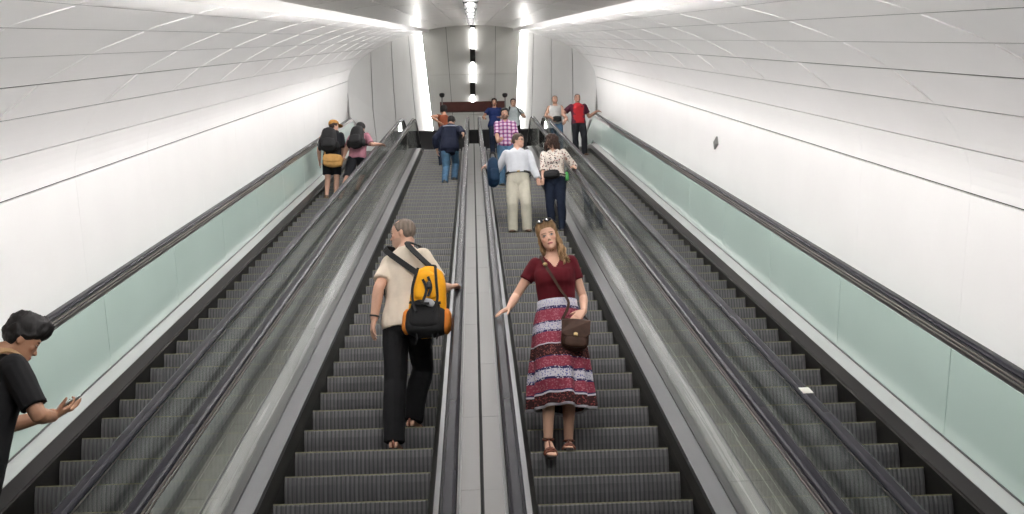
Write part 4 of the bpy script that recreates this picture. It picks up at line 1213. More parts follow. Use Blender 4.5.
# the backpack: body, pockets, straps
def pack(P, label, name, c, R, sx, sy, sz, mats, big=True, straps=(0, 1), taper=.8, group=None, under=True):
    o = thing(name, label, 'backpack', c, group)
    part_mesh('pack_body', [softbox(c, R, sx, sy, sz, 2.8, 24, taper, 12, .12)], mats[0], o, voxel=None if not big else .012, wr=.005 if big else 0)
    part_mesh('front_pocket', [softbox(c + R @ V3(0, -sy*.95, -sz*.42), R, sx*.80, sy*.45, sz*.42, 2.8, 20, .92, 8)], mats[1], o, voxel=None if not big else .012, wr=.004 if big else 0)
    for sx_ in (-1, 1):
        part_mesh('side_pocket', [softbox(c + R @ V3(sx_*sx*1.0, 0, -sz*.55), R, sx*.22, sy*.7, sz*.34, 2.6, 14, .9, 6)], mats[2], o)
    b = MB(); b.tube(smooth_path([c + R @ V3(-.035, sy*.6, sz*.98), c + R @ V3(-.03, sy*.6, sz*1.09), c + R @ V3(.03, sy*.6, sz*1.09), c + R @ V3(.035, sy*.6, sz*.98)], 4), .009, 6); b.build('grab_loop', mats[3], o)
    for i in straps:
        sd_ = -1 if i == 0 else 1
        sh = P.shoulder[i]; cN, uN, wN = P.frame(.53*P.k)
        mid = cN + uN*sd_*.105*P.k*P.stout**.5
        fz = P.frame(.40*P.k); r = P.k
        pts = [c + R @ V3(sd_*.07, sy*.8, sz*.80), mid - wN*.125*r + V3(0, 0, .025*r), mid - wN*.03*r + V3(0, 0, .064*r), mid + wN*.05*r + V3(0, 0, .054*r), mid + wN*.115*r - V3(0, 0, .02*r), fz[0] + fz[1]*sd_*.145*r + fz[2]*.15*r, fz[0] + fz[1]*sd_*.235*r*P.stout + fz[2]*.03*r - V3(0, 0, .10*r), c + R @ V3(sd_*sx*.85, sy*.7, -sz*.55)]
        if not under: pts = pts[:5]
        pp = smooth_path(pts, 5); ups = []
        for p in pp: ups.append((p - (fz[0]+V3(0, 0, .05))).normalized())
        b = MB(); sweepband(b, pp, .046*r, .010, ups); b.build('shoulder_strap', mats[3], o)
    return o
pc = at(428, 302, 7.20); pR = Matrix.Rotation(-.16, 3, 'Z') @ Matrix.Rotation(.05, 3, 'Y') @ Matrix.Rotation(-.06, 3, 'X')
bp = pack(A, 'yellow and black backpack on the back of the man in the cream t-shirt', 'backpack', pc, pR, .155, .085, .285, (M['yellow_pack'], M['black_pack'], M['orange_pack'], M['black_pack']), taper=.80)
psx, psy, psz = .155, .085, .285
part_mesh('lower_panel', [softbox(pc + pR @ V3(0, -.012, -.16), pR, psx*1.02, psy*1.12, .125, 3, 22, .98, 8)], M['black_pack'], bp, voxel=.012, wr=.006)
part_mesh('lid_pocket', [softbox(pc + pR @ V3(.0, -.085, .10), pR, .100, .034, .125, 2.8, 20, .72, 8)], M['yellow_pack'], bp, voxel=.012, wr=.004)
part_mesh('mesh_patch', [softbox(pc + pR @ V3(.04, -.128, -.045), pR @ Matrix.Rotation(.5, 3, 'Y'), .045, .014, .028, 2.6, 14, .9, 6)], M['grey_pack'], bp)
b = MB()
for pts in (((-.075, -.075, .25), (-.10, -.11, .08), (-.085, -.12, -.05), (-.05, -.14, -.12)), ((.06, -.075, .26), (.085, -.125, .12), (.10, -.125, -.02), (.075, -.135, -.12)), ((-.12, -.09, -.03), (0, -.145, -.06), (.12, -.10, -.04)), ((-.02, -.125, .14), (.015, -.135, .05), (-.01, -.145, -.05)), ((.02, -.125, .16), (.05, -.135, .07), (.03, -.14, 0))):
    pp = smooth_path([pc + pR @ V3(*p) for p in pts], 5); sweepband(b, pp, .020, .006, [pR @ V3(0, -1, 0)]*len(pp))
b.build('compression_strap', M['black_pack'], bp)
b = MB()
for x, z, L in ((-.06, -.27, .08), (.06, -.27, .11), (.10, -.25, .06)):
    p = pc + pR @ V3(x, -.06, z); b.tube([p, p - V3(-.004, .01, L*.6), p - V3(.01, 0, L)], .007, 6)
b.build('hanging_strap', M['black_pack'], bp)
part_mesh('buckle', [softbox(pc + pR @ V3(.03, -.14, .09), pR, .018, .01, .03, 3, 12, 1, 6)], M['black'], bp)

# ---- young man with a phone at the left edge --------------------------------------
nn, i_ = tread(1, 5.35)
yy = 5.36
fx = -2.80
hw = at(54, 421, yy-.12+.22); ht = at(72, 403, yy+.30)
Y1 = Person('person', 'young man with black hair in a black t-shirt looking down at his phone, left edge', (V3(fx-.08, nn.y+.16, nn.z+.008), V3(fx+.10, nn.y+.13, nn.z+.008)), -.62, H=1.82, 
            pelvis=V3(at(-20, 470, yy).x, yy-.05, nn.z+1.01), lean=.16, chest_yaw=-.12, head_yaw=-.42, head_pitch=-.46, head_roll=0.02,
            hands=(at(55, 413, yy+.36), at(53, 417, yy+.16)), hand_dirs=(V3(.5, .35, .25), V3(.45, .4, .40)), palm=(V3(.1, -.3, 1), V3(-.25, .1, 1)), elbow=(V3(-.2, .2, -1), V3(.45, -.5, -.7)), curl=(.5, .75),
            skin=(.36, .19, .115), voxel=.006)
Y1.body(lips=(.30, .12, .10), brow=(.015, .012, .01))
Y1.shirt('tshirt', M['blacktrouser'], sleeve=.44, hem=-.06, neck=.585, ease=.022, slv_ease=.022, fold=.007, seed=9, cuff=.010)
Y1.trousers('trousers', M['blacktrouser'], top=.10); Y1.shoes(M['shoe_bk'])
Y1.hair(M['hair_black'], thick=.026, front=.045, side=-.012, back=-.085, temple=.02, top_extra=.020, rough=.014, lift=.006, fringe=.016)
ph = thing('smartphone', 'smartphone in the hand of the young man in black at the left edge', 'phone', Y1.wrist[1] + Y1.hdir[1]*.12)
pcn = Y1.wrist[1] + Y1.hdir[1]*.115 + Y1.pn[1]*.030; 
fx_ = Y1.hdir[1]; fz_ = Y1.pn[1]; fy_ = fz_.cross(fx_); pm = Matrix((fx_, fy_, fz_)).transposed()
M['phonebody'] = mat('pale_phone_case', (.55, .60, .58), .25); M['phonescreen'] = mat('phone_screen', (.02, .025, .03), .08, emit=(.6, .75, .75), estr=.5)
part_mesh('phone_case', [softbox(pcn, pm, .072, .036, .0045, 6, 24, 1, 4)], M['phonebody'], ph)
part_mesh('screen', [softbox(pcn + fz_*.0042, pm, .066, .032, .0012, 6, 24, 1, 4)], M['phonescreen'], ph)
M['tan_pack'] = cloth('tan_pack_cloth', (.30, .19, .095), .8)
cc, uu_, ww_ = Y1.frame(.33*Y1.k)
pk = Matrix((uu_, ww_, uu_.cross(ww_))).transposed()
pack(Y1, 'tan backpack on the young man in black, cut by the left edge', 'backpack', cc - ww_*.24 + V3(0, 0, .10), pk, .16, .09, .26, (M['tan_pack'],)*4, big=False, straps=(1,), under=False)
# ---- couple and others coming down the third escalator -----------------------------
def mid_person(n, label, px, py, H, esc_n, yaw, x=None, Y=None, **kw):
    """somebody on an escalator whose head top is seen at (px, py)"""
    p = solve(px, py, H) if Y is None else at(px, py, Y)
    nn, _ = tread(esc_n, p.y) if p.y < YT-.2 else (V3(0, p.y-.12, ZTOP), 0)
    y0 = nn.y + .17 if p.y < YT-.2 else p.y
    xx = p.x if x is None else x
    return p, nn, y0, xx
def stand(nn, y0, x, gap=.20, dz=(0, 0), stag=0.):
    s_ = .012
    return V3(x+gap/2, y0+stag, nn.z+s_+dz[0]), V3(x-gap/2, y0-stag, nn.z+s_+dz[1])
M['whiteshirt'] = cloth('pale_blue_white_shirt', (.58, .60, .64), .85, .05)
M['creamtrouser'] = cloth('cream_trousers', (.56, .53, .44), .9, .05)
M['bluepack'] = cloth('dark_blue_pack_cloth', (.012, .035, .075), .7)
M['belt'] = mat('black_belt', (.012, .011, .011), .4)
def belt(P, h, m, wid=.038, ease=.028, buckle=True):
    k = P.k; a, b, off = interp(P.tab, h); c, u, w = P.frame(h*k); rings = []
    e = ease
    for r_, z in ((0, -wid/2), (.006, -wid/2), (.006, wid/2), (0, wid/2)):
        rings.append(ellring(c + w*off*k + V3(0, 0, z), u, w, a*k*P.stout+e+r_, b*k*P.stout+e+r_, 28, 2.3))
    V = []; Fc = []
    for r_ in rings: V += r_
    n = 28
    for i in range(4):
        for j in range(n): Fc.append((i*n+j, i*n+(j+1) % n, ((i+1) % 4)*n+(j+1) % n, ((i+1) % 4)*n+j))
    o = link('belt', mesh_from('belt', V, Fc, True), m, P.root)
    if buckle: part_mesh('buckle', [softbox(c + w*(off*k + b*k*P.stout+e+.01), Matrix((u, w, u.cross(w))).transposed(), .024, .006, .02, 4, 12, 1, 6)], M['brass'], o)
    return o
# man in the pale shirt and cream trousers
H = 1.74
nn, _ = tread(3, 14.50); y0 = nn.y+.16; xx = at(519, 200, y0).x
lf, rf = stand(nn, y0, xx, .22)
B_ = Person('person', 'grey-haired man in a pale shirt and cream trousers turning to the woman beside him', (lf, rf), PI, H=H, stout=1.10, pelvis=V3(xx, y0+.0, nn.z+.93*H/1.8),
            head_yaw=1.05, head_pitch=-.03, hands=(at(538, 180, y0-.12), onv(486, 165, 1.07)), hand_dirs=(V3(.25, -.15, -1), V3(-.5, -.2, -.5)), palm=(V3(-.3, -1, 0), V3(0, 0, -1)),
            elbow=(V3(.4, .7, -.2), V3(-.6, .4, -.5)), curl=(.9, .8), foot_yaw=(.12, -.12), skin=(.58, .35, .26), voxel=.009)
B_.body(brow=(.15, .12, .10))
B_.trousers('trousers', M['creamtrouser'], top=.13, ease=(.018, .022, .028, .030, .032, .038, .042), fold=.009)
B_.shirt('shirt', M['whiteshirt'], sleeve=.97, hem=.115, neck=.588, ease=.022, slv_ease=.018, fold=.010, seed=12, cut=B_.vneck(.05, .04))
belt(B_, .125, M['belt'], ease=.030)
B_.shoes(M['shoe_br']); B_.hair(HAIRM('grey_brown_hair', (.075, .055, .045)), thick=.015, front=.062, side=-.02, back=-.09, temple=.045, top_extra=.006)
gl = part_mesh('spectacles', [tube_geo([B_.hp_(sx*.032 + .017*math.cos(t), .098, .002 + .013*math.sin(t)) for t in np.linspace(0, 6.283, 13)], .0022, 5) for sx in (-1, 1)] + [tube_geo([B_.hp_(sx*.05, .096, .006), B_.hp_(sx*.077, .0, .004)], .0022, 5) for sx in (-1, 1)], M['black'], B_.root)
pc = at(493, 172, y0+.10); bpk = thing('backpack', 'dark blue backpack hanging from the arm of the man in the pale shirt', 'backpack', pc)
RR = Matrix.Rotation(.25, 3, 'Z')
part_mesh('pack_body', [softbox(pc, RR, .11, .10, .25, 2.6, 22, .72, 12, .1)], M['bluepack'], bpk)
part_mesh('front_pocket', [softbox(pc + RR @ V3(0, -.085, -.08), RR, .085, .04, .12, 2.6, 18, .9, 8)], M['bluepack'], bpk)
b = MB(); b.tube(smooth_path([pc + V3(-.04, 0, .24), pc + V3(-.03, -.02, .31), pc + V3(.03, -.02, .31), pc + V3(.05, 0, .23)], 4), .012, 6); b.build('grab_loop', M['black_pack'], bpk)
b = MB(); b.tube(smooth_path([pc + V3(.05, .05, .22), pc + V3(.10, .05, .05), pc + V3(.07, .04, -.2)], 5), .014, 6, flat=.5); b.build('shoulder_strap', M['black_pack'], bpk)
# woman in the flowered blouse
H = 1.70
nn, _ = tread(3, 14.30); y0 = nn.y+.16; xx = at(556, 200, y0).x
lf, rf = stand(nn, y0, xx-.0, .16)
def floral():
    ma = cloth('flowered_blouse_cloth', (.60, .55, .50), .85, .05); b_ = ma.node_tree.nodes['Principled BSDF']
    tc = N_(ma, 'ShaderNodeTexCoord'); vo = N_(ma, 'ShaderNodeTexVoronoi'); vo.inputs['Scale'].default_value = 30; L_(ma, tc.outputs['Object'], vo.inputs['Vector'])
    lt = N_(ma, 'ShaderNodeMath', operation='LESS_THAN'); lt.inputs[1].default_value = .36; L_(ma, vo.outputs['Distance'], lt.inputs[0])
    rp = N_(ma, 'ShaderNodeValToRGB'); rp.color_ramp.interpolation = 'CONSTANT'; e = rp.color_ramp.elements; e[0].color = (.20, .06, .06, 1); e[1].position = .4; e[1].color = (.05, .04, .05, 1); n = e.new(.75); n.color = (.40, .22, .17, 1)
    L_(ma, vo.outputs['Color'], rp.inputs['Fac'])
    mx = N_(ma, 'ShaderNodeMix', data_type='RGBA'); L_(ma, lt.outputs[0], mx.inputs['Factor']); mx.inputs['A'].default_value = (.62, .56, .50, 1); L_(ma, rp.outputs['Color'], mx.inputs['B'])
    for l in list(ma.node_tree.links):
        if l.to_socket == b_.inputs['Base Color']: ma.node_tree.links.remove(l)
    L_(ma, mx.outputs['Result'], b_.inputs['Base Color']); return ma
C_ = Person('person', 'woman with curly dark hair in a flowered blouse and navy trousers beside the rail', (lf, rf), PI-.25, H=H, female=True, stout=1.08, pelvis=V3(xx, y0, nn.z+.94*H/1.8), sh=.158,
            head_yaw=-.95, head_pitch=.03, hands=(onv(572, 167, 1.07), at(543, 180, y0-.14)), hand_dirs=(V3(.35, -.7, -.3), V3(-.25, -.1, -1)), palm=(V3(0, 0, -1), V3(.3, -1, 0)), elbow=(V3(.6, .5, -.5), V3(-.3, .7, -.2)), curl=(.6, .9),
            foot_yaw=(.1, -.1), skin=(.55, .33, .24), voxel=.009)
C_.body(lips=(.45, .15, .13))
C_.trousers('trousers', M['denimdark'], top=.10, ease=(.014, .016, .018, .016, .016, .018, .022), fold=.007)
C_.shirt('blouse', floral(), sleeve=.66, hem=.04, neck=.575, ease=.022, slv_ease=.022, fold=.010, seed=21, cut=C_.vneck(.06, .05), cuff=.012)
C_.shoes(M['shoe_bk'])
hh = C_.hair(M['hair_brown'], thick=.030, front=.055, side=-.07, back=-.115, temple=.0, top_extra=.014, rough=.016, lift=.008)
rnd = random.Random(11); G = []
for i in range(60):
    an = rnd.uniform(-2.7, 2.7)+PI; z0 = rnd.uniform(-.05, .05); R0 = (.088 if abs(math.cos(an)) < .8 else .108)
    P = []; ph_ = rnd.uniform(0, 6)
    for j in range(8):
        f = j/7; rr = R0 + .022*math.sin(f*2.2) + .008*math.sin(f*9+ph_); P.append(C_.hp_(math.sin(an+.05*math.sin(f*8+ph_))*rr*.92, math.cos(an)*rr, z0 - f*.12))
    G.append(tube_geo(P, [.013*(1-.4*j/7) for j in range(8)], 6))
part_mesh('hair_lock', G, M['hair_brown'], hh)
wp = thing('waist_bag', 'black waist bag worn by the woman in the flowered blouse', 'bag', C_.frame(.06)[0])
cw, uw, ww = C_.frame(.05*C_.k); wr_ = Matrix((uw, ww, uw.cross(ww))).transposed()
part_mesh('pouch', [softbox(cw + ww*.175 + uw*.02 + V3(0, 0, .01), wr_, .135, .05, .075, 3, 20, .9, 8)], M['black_pack'], wp)
part_mesh('front_pocket', [softbox(cw + ww*.218 + uw*.02 - V3(0, 0, .01), wr_, .10, .02, .045, 3, 18, .9, 8)], M['black_pack'], wp)
b = MB(); a_, b_2, _o = interp(C_.tab, .05)
b.tube([cw + uw*math.cos(t)*(a_*C_.k*1.08+.042) + ww*math.sin(t)*(b_2*C_.k*1.08+.046) + V3(0, 0, .02) for t in np.linspace(0, 6.283, 33)], .016, 6, flat=.4); b.build('waist_strap', M['black_pack'], wp)
gp = thing('water_bottle', 'small green bottle clipped at the waist of the woman in the flowered blouse', 'bottle', at(567, 172, y0-.1))
p = at(567, 175, y0-.10); M['greenp'] = mat('green_plastic', (.06, .30, .07), .4)
part_mesh('bottle_body', [tube_geo([p + V3(0, 0, z) for z in (-.09, -.085, .03, .05)], [.02, .03, .03, .016], 12)], M['greenp'], gp)
part_mesh('cap', [tube_geo([p + V3(0, 0, z) for z in (.05, .075)], .017, 12)], M['black'], gp)
# man in the checked shirt
def plaid():
    ma = cloth('checked_shirt_cloth', (.6, .5, .6), .85, .05); b_ = ma.node_tree.nodes['Principled BSDF']
    tc = N_(ma, 'ShaderNodeTexCoord'); sp = N_(ma, 'ShaderNodeSeparateXYZ'); L_(ma, tc.outputs['Object'], sp.inputs[0])
    def bars(sock, per, duty):
        a_ = N_(ma, 'ShaderNodeMath', operation='MULTIPLY'); a_.inputs[1].default_value = 1/per; L_(ma, sock, a_.inputs[0])
        f_ = N_(ma, 'ShaderNodeMath', operation='FRACT'); L_(ma, a_.outputs[0], f_.inputs[0])
        l_ = N_(ma, 'ShaderNodeMath', operation='LESS_THAN'); l_.inputs[1].default_value = duty; L_(ma, f_.outputs[0], l_.inputs[0]); return l_.outputs[0]
    hx = bars(sp.outputs['X'], .085, .42); hz = bars(sp.outputs['Z'], .085, .42)
    ad = N_(ma, 'ShaderNodeMath', operation='ADD'); L_(ma, hx, ad.inputs[0]); L_(ma, hz, ad.inputs[1])
    hf = N_(ma, 'ShaderNodeMath', operation='MULTIPLY'); hf.inputs[1].default_value = .5; L_(ma, ad.outputs[0], hf.inputs[0])
    rp = N_(ma, 'ShaderNodeValToRGB'); rp.color_ramp.interpolation = 'CONSTANT'; e = rp.color_ramp.elements; e[0].color = (.58, .48, .58, 1); e[1].position = .25; e[1].color = (.34, .12, .26, 1); n = e.new(.75); n.color = (.12, .05, .16, 1)
    L_(ma, hf.outputs[0], rp.inputs['Fac'])
    for l in list(ma.node_tree.links):
        if l.to_socket == b_.inputs['Base Color']: ma.node_tree.links.remove(l)
    L_(ma, rp.outputs['Color'], b_.inputs['Base Color']); return ma
H = 1.80
p = solve(504, 107, H); nn, _ = tread(3, p.y); y0 = nn.y+.16; xx = at(506, 150, y0).x
lf, rf = stand(nn, y0, xx, .2)
D_ = Person('person', 'bearded man in a pink and purple checked shirt and jeans behind the couple', (lf, rf), PI, H=H, pelvis=V3(xx, y0, nn.z+.93*H/1.8), head_yaw=-.05,
            hands=(at(520, 152, y0-.3), at(498, 150, y0-.32)), hand_dirs=(V3(-.8, -.4, .1), V3(.6, -.5, .35)), palm=(V3(0, 1, 0), V3(0, 1, 0)), elbow=(V3(.6, .4, -.6), V3(-.6, .4, -.6)), curl=(.8, .8), skin=(.45, .26, .18), voxel=.010)
D_.body(beard=(.06, .035, .025), brow=(.02, .015, .012)); D_.trousers('jeans', M['denim'], top=.10); D_.shirt('shirt', plaid(), sleeve=.55, hem=-.04, neck=.588, ease=.020, slv_ease=.018, fold=.008, seed=31, cut=D_.vneck(.06, .04), cuff=.01)
D_.shoes(M['shoe_bk']); D_.hair(M['hair_black'], thick=.016, front=.058, side=-.03, back=-.09, temple=.035, top_extra=.016)
# woman in blue and the man with straps behind her, at the head of the third escalator
M['bluedress'] = cloth('royal_blue_cloth', (.010, .022, .095), .85)
H = 1.66
p = at(494, 96, 23.45); top_ = p.y > YT-.25
nn = V3(0, p.y-.12, ZTOP) if top_ else tread(3, p.y)[0]; y0 = p.y if top_ else nn.y+.16; xx = p.x
lf, rf = stand(nn, y0, xx, .16)
E_ = Person('person', 'woman in a royal blue top at the head of the stairs, hand on the handrail', (lf, rf), PI, H=H, female=True, stout=1.1, pelvis=V3(xx, y0, nn.z+.93*H/1.8), hands=(at(501, 118, y0-.25), at(486, 119, y0-.2)), hand_dirs=(V3(-.6, -.5, .1), V3(-.5, -.6, -.2)), palm=(V3(0, .5, -1), V3(0, 0, -1)), elbow=(V3(.6, .3, -.6), V3(-.7, .3, -.5)), skin=(.42, .23, .155), voxel=.012)
E_.body(lips=(.40, .10, .10)); E_.trousers('trousers', M['denimdark'], top=.08); E_.shirt('tunic', M['bluedress'], sleeve=.30, hem=-.16, neck=.56, ease=.020, slv_ease=.02, fold=.008, seed=41, cut=E_.round_neck(.085, .04)); E_.shoes(M['shoe_bk'])
E_.hair(M['hair_black'], thick=.014, front=.055, side=-.03, back=-.09, temple=.03, top_extra=.014)
M['greytee'] = cloth('pale_grey_tshirt', (.36, .40, .40), .9); M['blackvest'] = cloth('black_vest_cloth', (.010, .011, .014), .9)
H = 1.72
y0 = 24.05; xx = at(513, 100, y0).x; nn = S(PH[3], 0, 0); nn = tread(3, 24.0)[0]; nn.z = min(nn.z, ZTOP)
lf, rf = stand(nn, y0, xx, .2)
F_ = Person('person', 'man in a grey t-shirt with dark backpack straps at the head of the third escalator', (lf, rf), PI, H=H, pelvis=V3(xx, y0, nn.z+.93*H/1.8), hands=(at(523, 116, y0-.3), None), elbow=(V3(.6, .4, -.6), None), skin=(.44, .26, .18), voxel=.012)
F_.body(); F_.trousers('trousers', M['blackvest'], top=.10); F_.shirt('tshirt', M['greytee'], sleeve=.36, hem=-.05, neck=.588, ease=.02, fold=.007, seed=51); F_.shoes(M['shoe_bk'])
F_.hair(M['hair_black'], thick=.012, front=.06, side=-.02, back=-.085, temple=.04, top_extra=.010)
cc, uu_, ww_ = F_.frame(.30*F_.k); pk = Matrix((uu_, ww_, uu_.cross(ww_))).transposed()
pack(F_, 'black backpack on the man in grey at the head of the third escalator', 'backpack', cc - ww_*.24, pk, .15, .08, .24, (M['black_pack'],)*4, big=False)
# ---- second escalator, near the top: man in a navy jacket, woman ahead of him --------
M['navy'] = cloth('navy_jacket_cloth', (.012, .016, .035), .8); M['greyline'] = cloth('grey_stripe_cloth', (.28, .30, .36), .8)
H = 1.74
nn, _ = tread(2, 19.0); y0 = nn.y+.18; xx = at(449, 160, y0).x
G_ = Person('person', 'man in a navy jacket with a pale shoulder stripe bending forward, seen from behind', (V3(xx-.09, y0-.05, nn.z+.012), V3(xx+.10, y0+.28, nn.z+.012+STEP*SA)), -.1, H=H, stout=1.1, pelvis=V3(xx+.02, y0+.02, nn.z+.90*H/1.8), lean=.16, side=.04, head_yaw=-.2, head_pitch=-.25,
            hands=(at(437, 150, y0+.25), onv(467, 138, 1.07)), elbow=(V3(-.9, -.6, -.4), V3(.7, -.6, -.5)), skin=(.45, .27, .19), voxel=.011)
G_.body(); G_.trousers('jeans', M['denim'], top=.06); G_.shirt('jacket', M['navy'], sleeve=.92, hem=-.14, neck=.59, ease=.032, slv_ease=.026, fold=.012, seed=61, cuff=.0); G_.shoes(M['shoe_bk'])
G_.hair(M['hair_black'], thick=.014, front=.06, side=-.02, back=-.085, temple=.04, top_extra=.010)
b = MB(); P = [bp_(G_, .485, x, -.13 - .018*math.cos(x*9)) for x in np.linspace(-.15, .15, 9)]; sweepband(b, P, .028, .006, [-(G_.frame(.48*G_.k)[2])]*9); b.build('shoulder_stripe', M['greyline'], G_.root)
M['orange'] = cloth('orange_vest_cloth', (.20, .055, .025), .85)
H = 1.66
p = at(446, 98, 21.4); top_ = p.y > YT-.25
nn = V3(0, p.y-.12, ZTOP) if top_ else tread(2, p.y)[0]; y0 = p.y if top_ else nn.y+.16; xx = at(444, 105, y0).x
H_ = Person('person', 'woman in an orange top with dark hair just above the man in the navy jacket', (V3(xx-.08, y0, nn.z+.012), V3(xx+.08, y0, nn.z+.012)), .5, H=H, female=True, pelvis=V3(xx, y0, nn.z+.93*H/1.8), hands=(at(439, 122, y0-.2), None), elbow=(V3(-.5, -.6, -.4), None), skin=(.50, .27, .18), voxel=.012)
H_.body(); H_.trousers('trousers', M['denimdark'], top=.09); H_.shirt('top', M['orange'], sleeve=.12, hem=-.03, neck=.55, ease=.018, fold=.006, seed=71); H_.shoes(M['shoe_bk'])
H_.hair(M['hair_black'], thick=.024, front=.05, side=-.06, back=-.11, temple=.02, top_extra=.016, rough=.010)
# ---- rightmost escalator: two riders near the top ------------------------------------
M['tank'] = cloth('pale_grey_tank_top', (.42, .42, .41), .9)
H = 1.74
nn, _ = tread(4, 23.1); y0 = nn.y+.16; xx = at(556, 125, y0).x
lf, rf = stand(nn, y0, xx, .18)
I_ = Person('person', 'rider in a pale grey tank top and jeans on the rightmost escalator', (lf, rf), PI, H=H, pelvis=V3(xx, y0, nn.z+.93*H/1.8), hands=(at(566, 121, y0-.22), at(552, 118, y0-.2)), hand_dirs=(V3(-.5, -.2, -.8), V3(.5, -.2, -.7)), palm=(V3(-.5, 1, 0), V3(.5, 1, 0)), elbow=(V3(.9, .4, -.2), V3(-.9, .4, -.2)), skin=(.40, .235, .165), voxel=.012)
I_.body(); I_.trousers('jeans', M['denim'], top=.10); I_.shirt('tank_top', M['tank'], sleeve=0, hem=-.05, neck=.55, ease=.016, fold=.006, seed=81, cut=I_.round_neck(.10, .06)); I_.shoes(M['shoe_bk'])
I_.hair(M['hair_black'], thick=.005, front=.066, side=-.015, back=-.08, temple=.05, top_extra=.002, rough=.002)
bg = thing('waist_bag', 'black pouch at the waist of the rider in the grey tank top', 'bag', at(557, 119, y0-.2))
p = at(557, 119, y0-.2); part_mesh('pouch', [softbox(p, Matrix.Identity(3), .12, .045, .075, 3, 18, .9, 8)], M['black_pack'], bg)
part_mesh('flap', [softbox(p + V3(0, -.045, .025), Matrix.Identity(3), .11, .012, .04, 3, 18, .9, 6)], M['black_pack'], bg)
def redtee(cx):
    ma = cloth('dark_shirt_red_print', (.05, .008, .018), .85, .1); b_ = ma.node_tree.nodes['Principled BSDF']
    tc = N_(ma, 'ShaderNodeTexCoord'); sp = N_(ma, 'ShaderNodeSeparateXYZ'); L_(ma, tc.outputs['Object'], sp.inputs[0])
    sb = N_(ma, 'ShaderNodeMath', operation='SUBTRACT'); sb.inputs[1].default_value = cx; L_(ma, sp.outputs['X'], sb.inputs[0]); ax_ = N_(ma, 'ShaderNodeMath', operation='ABSOLUTE'); L_(ma, sb.outputs[0], ax_.inputs[0])
    no = N_(ma, 'ShaderNodeTexNoise'); no.inputs['Scale'].default_value = 14; L_(ma, tc.outputs['Object'], no.inputs['Vector'])
    a1 = N_(ma, 'ShaderNodeMath', operation='MULTIPLY_ADD'); a1.inputs[1].default_value = .24; L_(ma, no.outputs['Fac'], a1.inputs[0]); L_(ma, ax_.outputs[0], a1.inputs[2])
    lt = N_(ma, 'ShaderNodeMath', operation='LESS_THAN'); lt.inputs[1].default_value = .245; L_(ma, a1.outputs[0], lt.inputs[0])
    mx = N_(ma, 'ShaderNodeMix', data_type='RGBA'); L_(ma, lt.outputs[0], mx.inputs['Factor']); mx.inputs['A'].default_value = (.055, .010, .022, 1); mx.inputs['B'].default_value = (.30, .014, .018, 1)
    for l in list(ma.node_tree.links):
        if l.to_socket == b_.inputs['Base Color']: ma.node_tree.links.remove(l)
    L_(ma, mx.outputs['Result'], b_.inputs['Base Color']); return ma
H = 1.80
nn, _ = tread(4, 22.65); y0 = nn.y+.16; xx = at(579, 130, y0).x
lf, rf = stand(nn, y0, xx, .22)
J_ = Person('person', 'rider in a red and dark t-shirt and black trousers on the rightmost escalator', (lf, rf), PI, H=H, stout=1.05, pelvis=V3(xx, y0, nn.z+.93*H/1.8), hands=(V3(3.26, y0-.05, S(0, 0, 0).z) if False else at(597, 111, y0+.0), at(567, 118, y0-.12)), hand_dirs=(V3(.6, -.5, -.3), V3(-.5, -.2, -.8)), palm=(V3(0, 0, -1), V3(.5, 1, 0)), elbow=(V3(.2, .5, -.8), V3(-.9, .4, -.3)), skin=(.36, .20, .14), voxel=.012, foot_yaw=(.2, -.2))
J_.body(); J_.trousers('trousers', M['blackvest'], top=.10); J_.shirt('tshirt', redtee(xx), sleeve=.36, hem=-.02, neck=.585, ease=.018, slv_ease=.02, fold=.006, seed=91); J_.shoes(M['shoe_br'])
J_.hair(M['hair_black'], thick=.005, front=.064, side=-.015, back=-.08, temple=.05, top_extra=.002, rough=.002)
# ---- leftmost escalator: two riders going up, backs to us ----------------------------
M['tancap'] = cloth('tan_cap_cloth', (.40, .20, .055), .85); M['pinkshirt'] = cloth('dusty_pink_shirt', (.36, .16, .20), .85); M['tanbag'] = cloth('tan_bag_cloth', (.52, .29, .10), .8)
H = 1.72
nn, _ = tread(1, 17.75); y0 = nn.y+.17; xx = at(332, 160, y0).x
K_ = Person('person', 'rider in a tan cap and black clothes on the leftmost escalator, face to the right', (V3(xx-.09, y0, nn.z+.012), V3(xx+.08, y0+.05, nn.z+.012)), 0, H=H, pelvis=V3(xx, y0, nn.z+.93*H/1.8), head_yaw=-1.0, skin=(.52, .31, .23), voxel=.012, elbow=(None, None), hands=(None, at(342, 162, y0+.25)))
K_.body(); K_.trousers('shorts', M['blackvest'], top=.10, length=.40, ease=(.02, .025, .035, .04, .04, .04, .04)); K_.shirt('shirt', M['blackvest'], sleeve=.45, hem=-.06, neck=.588, ease=.024, slv_ease=.02, fold=.008, seed=101); K_.shoes(M['shoe_br'])
K_.hair(M['hair_brown'], thick=.012, front=.06, side=-.03, back=-.09, temple=.04)
ch = K_.hair(M['tancap'], thick=.022, front=.048, side=.030, back=.010, temple=.045, top_extra=.010, rough=.001, name='cap')
part_mesh('cap_brim', [ellipsoid(K_.hp_(0, .115, .050), K_.HR @ Matrix.Rotation(-.15, 3, 'X'), (.080, .075, .008), 18, 8)], M['tancap'], ch)
cc, uu_, ww_ = K_.frame(.30*K_.k); pk = Matrix((uu_, ww_, uu_.cross(ww_))).transposed()
pack(K_, 'black backpack on the rider in the tan cap', 'backpack', cc - ww_*.25 - uu_*.03, pk, .17, .10, .25, (M['black_pack'],)*4, big=False)
tb = at(333, 161, y0-.20); bg = thing('shoulder_bag', 'tan cloth bag hanging below the black backpack of the rider in the cap', 'bag', tb)
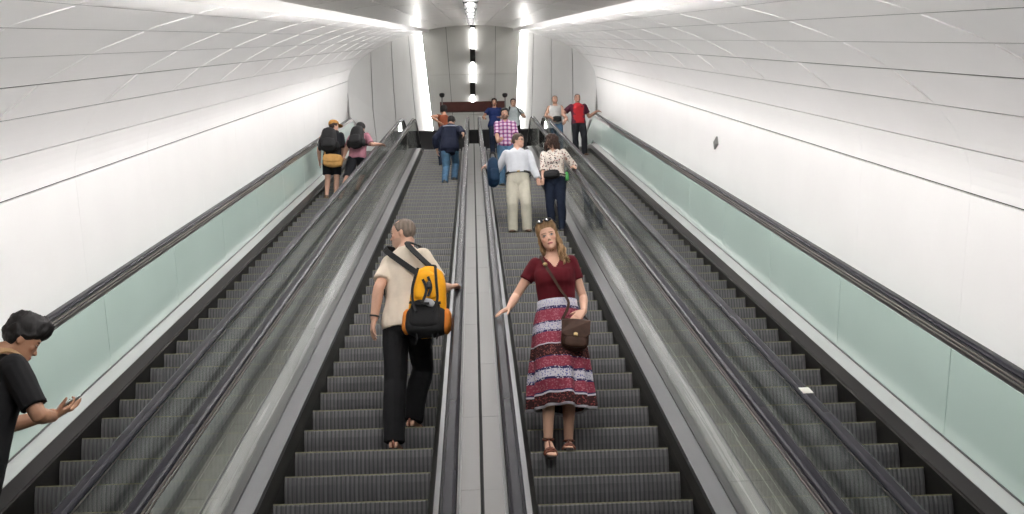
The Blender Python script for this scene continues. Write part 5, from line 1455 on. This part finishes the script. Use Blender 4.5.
part_mesh('bag_body', [softbox(tb, Matrix.Rotation(-.15, 3, 'Z') @ Matrix.Rotation(.12, 3, 'Y'), .19, .06, .125, 4, 22, 1, 8)], M['tanbag'], bg)
part_mesh('bag_flap', [softbox(tb + V3(-.01, -.058, .04), Matrix.Rotation(-.15, 3, 'Z') @ Matrix.Rotation(.12, 3, 'Y'), .185, .014, .085, 4, 22, 1, 8)], M['tanbag'], bg)
b = MB(); sweepband(b, smooth_path([tb + V3(-.16, .02, .11), bp_(K_, .35, -.12, -.16), bp_(K_, .56, -.06, -.10), bp_(K_, .57, .07, -.02)], 5), .03, .008, [V3(-.2, -1, .3)]*16); b.build('bag_strap', M['tanbag'], bg)
H = 1.70
nn, _ = tread(1, 17.2); y0 = nn.y+.17; xx = at(351, 165, y0).x
nu = nn + V3(0, 2*STEP*CA, 2*STEP*SA)
L_p = Person('person', 'rider in a dusty pink shirt and black shorts stepping up, arm out on the rail', (V3(xx-.20, y0, nn.z+.012), V3(xx+.02, y0+.62, nn.z+.012+2*STEP*SA)), -.20, H=H, pelvis=V3(xx+.08, y0+.30, nn.z+1.08), lean=.20, chest_yaw=-.10, head_yaw=-.25, head_pitch=-.1,
            hands=(at(340, 166, y0+.1), onv(380, 144, 1.07)), hand_dirs=(None, V3(.6, .6, .1)), palm=(None, V3(0, 0, -1)), elbow=(V3(-.5, -.6, -.5), V3(.2, -.5, -.8)), skin=(.45, .26, .19), voxel=.012)
L_p.body(); L_p.trousers('shorts', M['blackvest'], top=.10, length=.46, ease=(.025, .03, .04, .045, .045, .045, .045)); L_p.shirt('shirt', M['pinkshirt'], sleeve=.50, hem=-.05, neck=.588, ease=.024, slv_ease=.022, fold=.008, seed=111, cuff=.01); L_p.shoes(M['shoe_bk'])
L_p.hair(M['hair_black'], thick=.016, front=.055, side=-.02, back=-.09, temple=.035, top_extra=.014)
cc, uu_, ww_ = L_p.frame(.30*L_p.k); pk = Matrix((uu_, ww_, uu_.cross(ww_))).transposed()
pack(L_p, 'black backpack on the rider in the dusty pink shirt', 'backpack', cc - ww_*.25 + uu_*.07, pk, .15, .095, .25, (M['black_pack'],)*4, big=False)
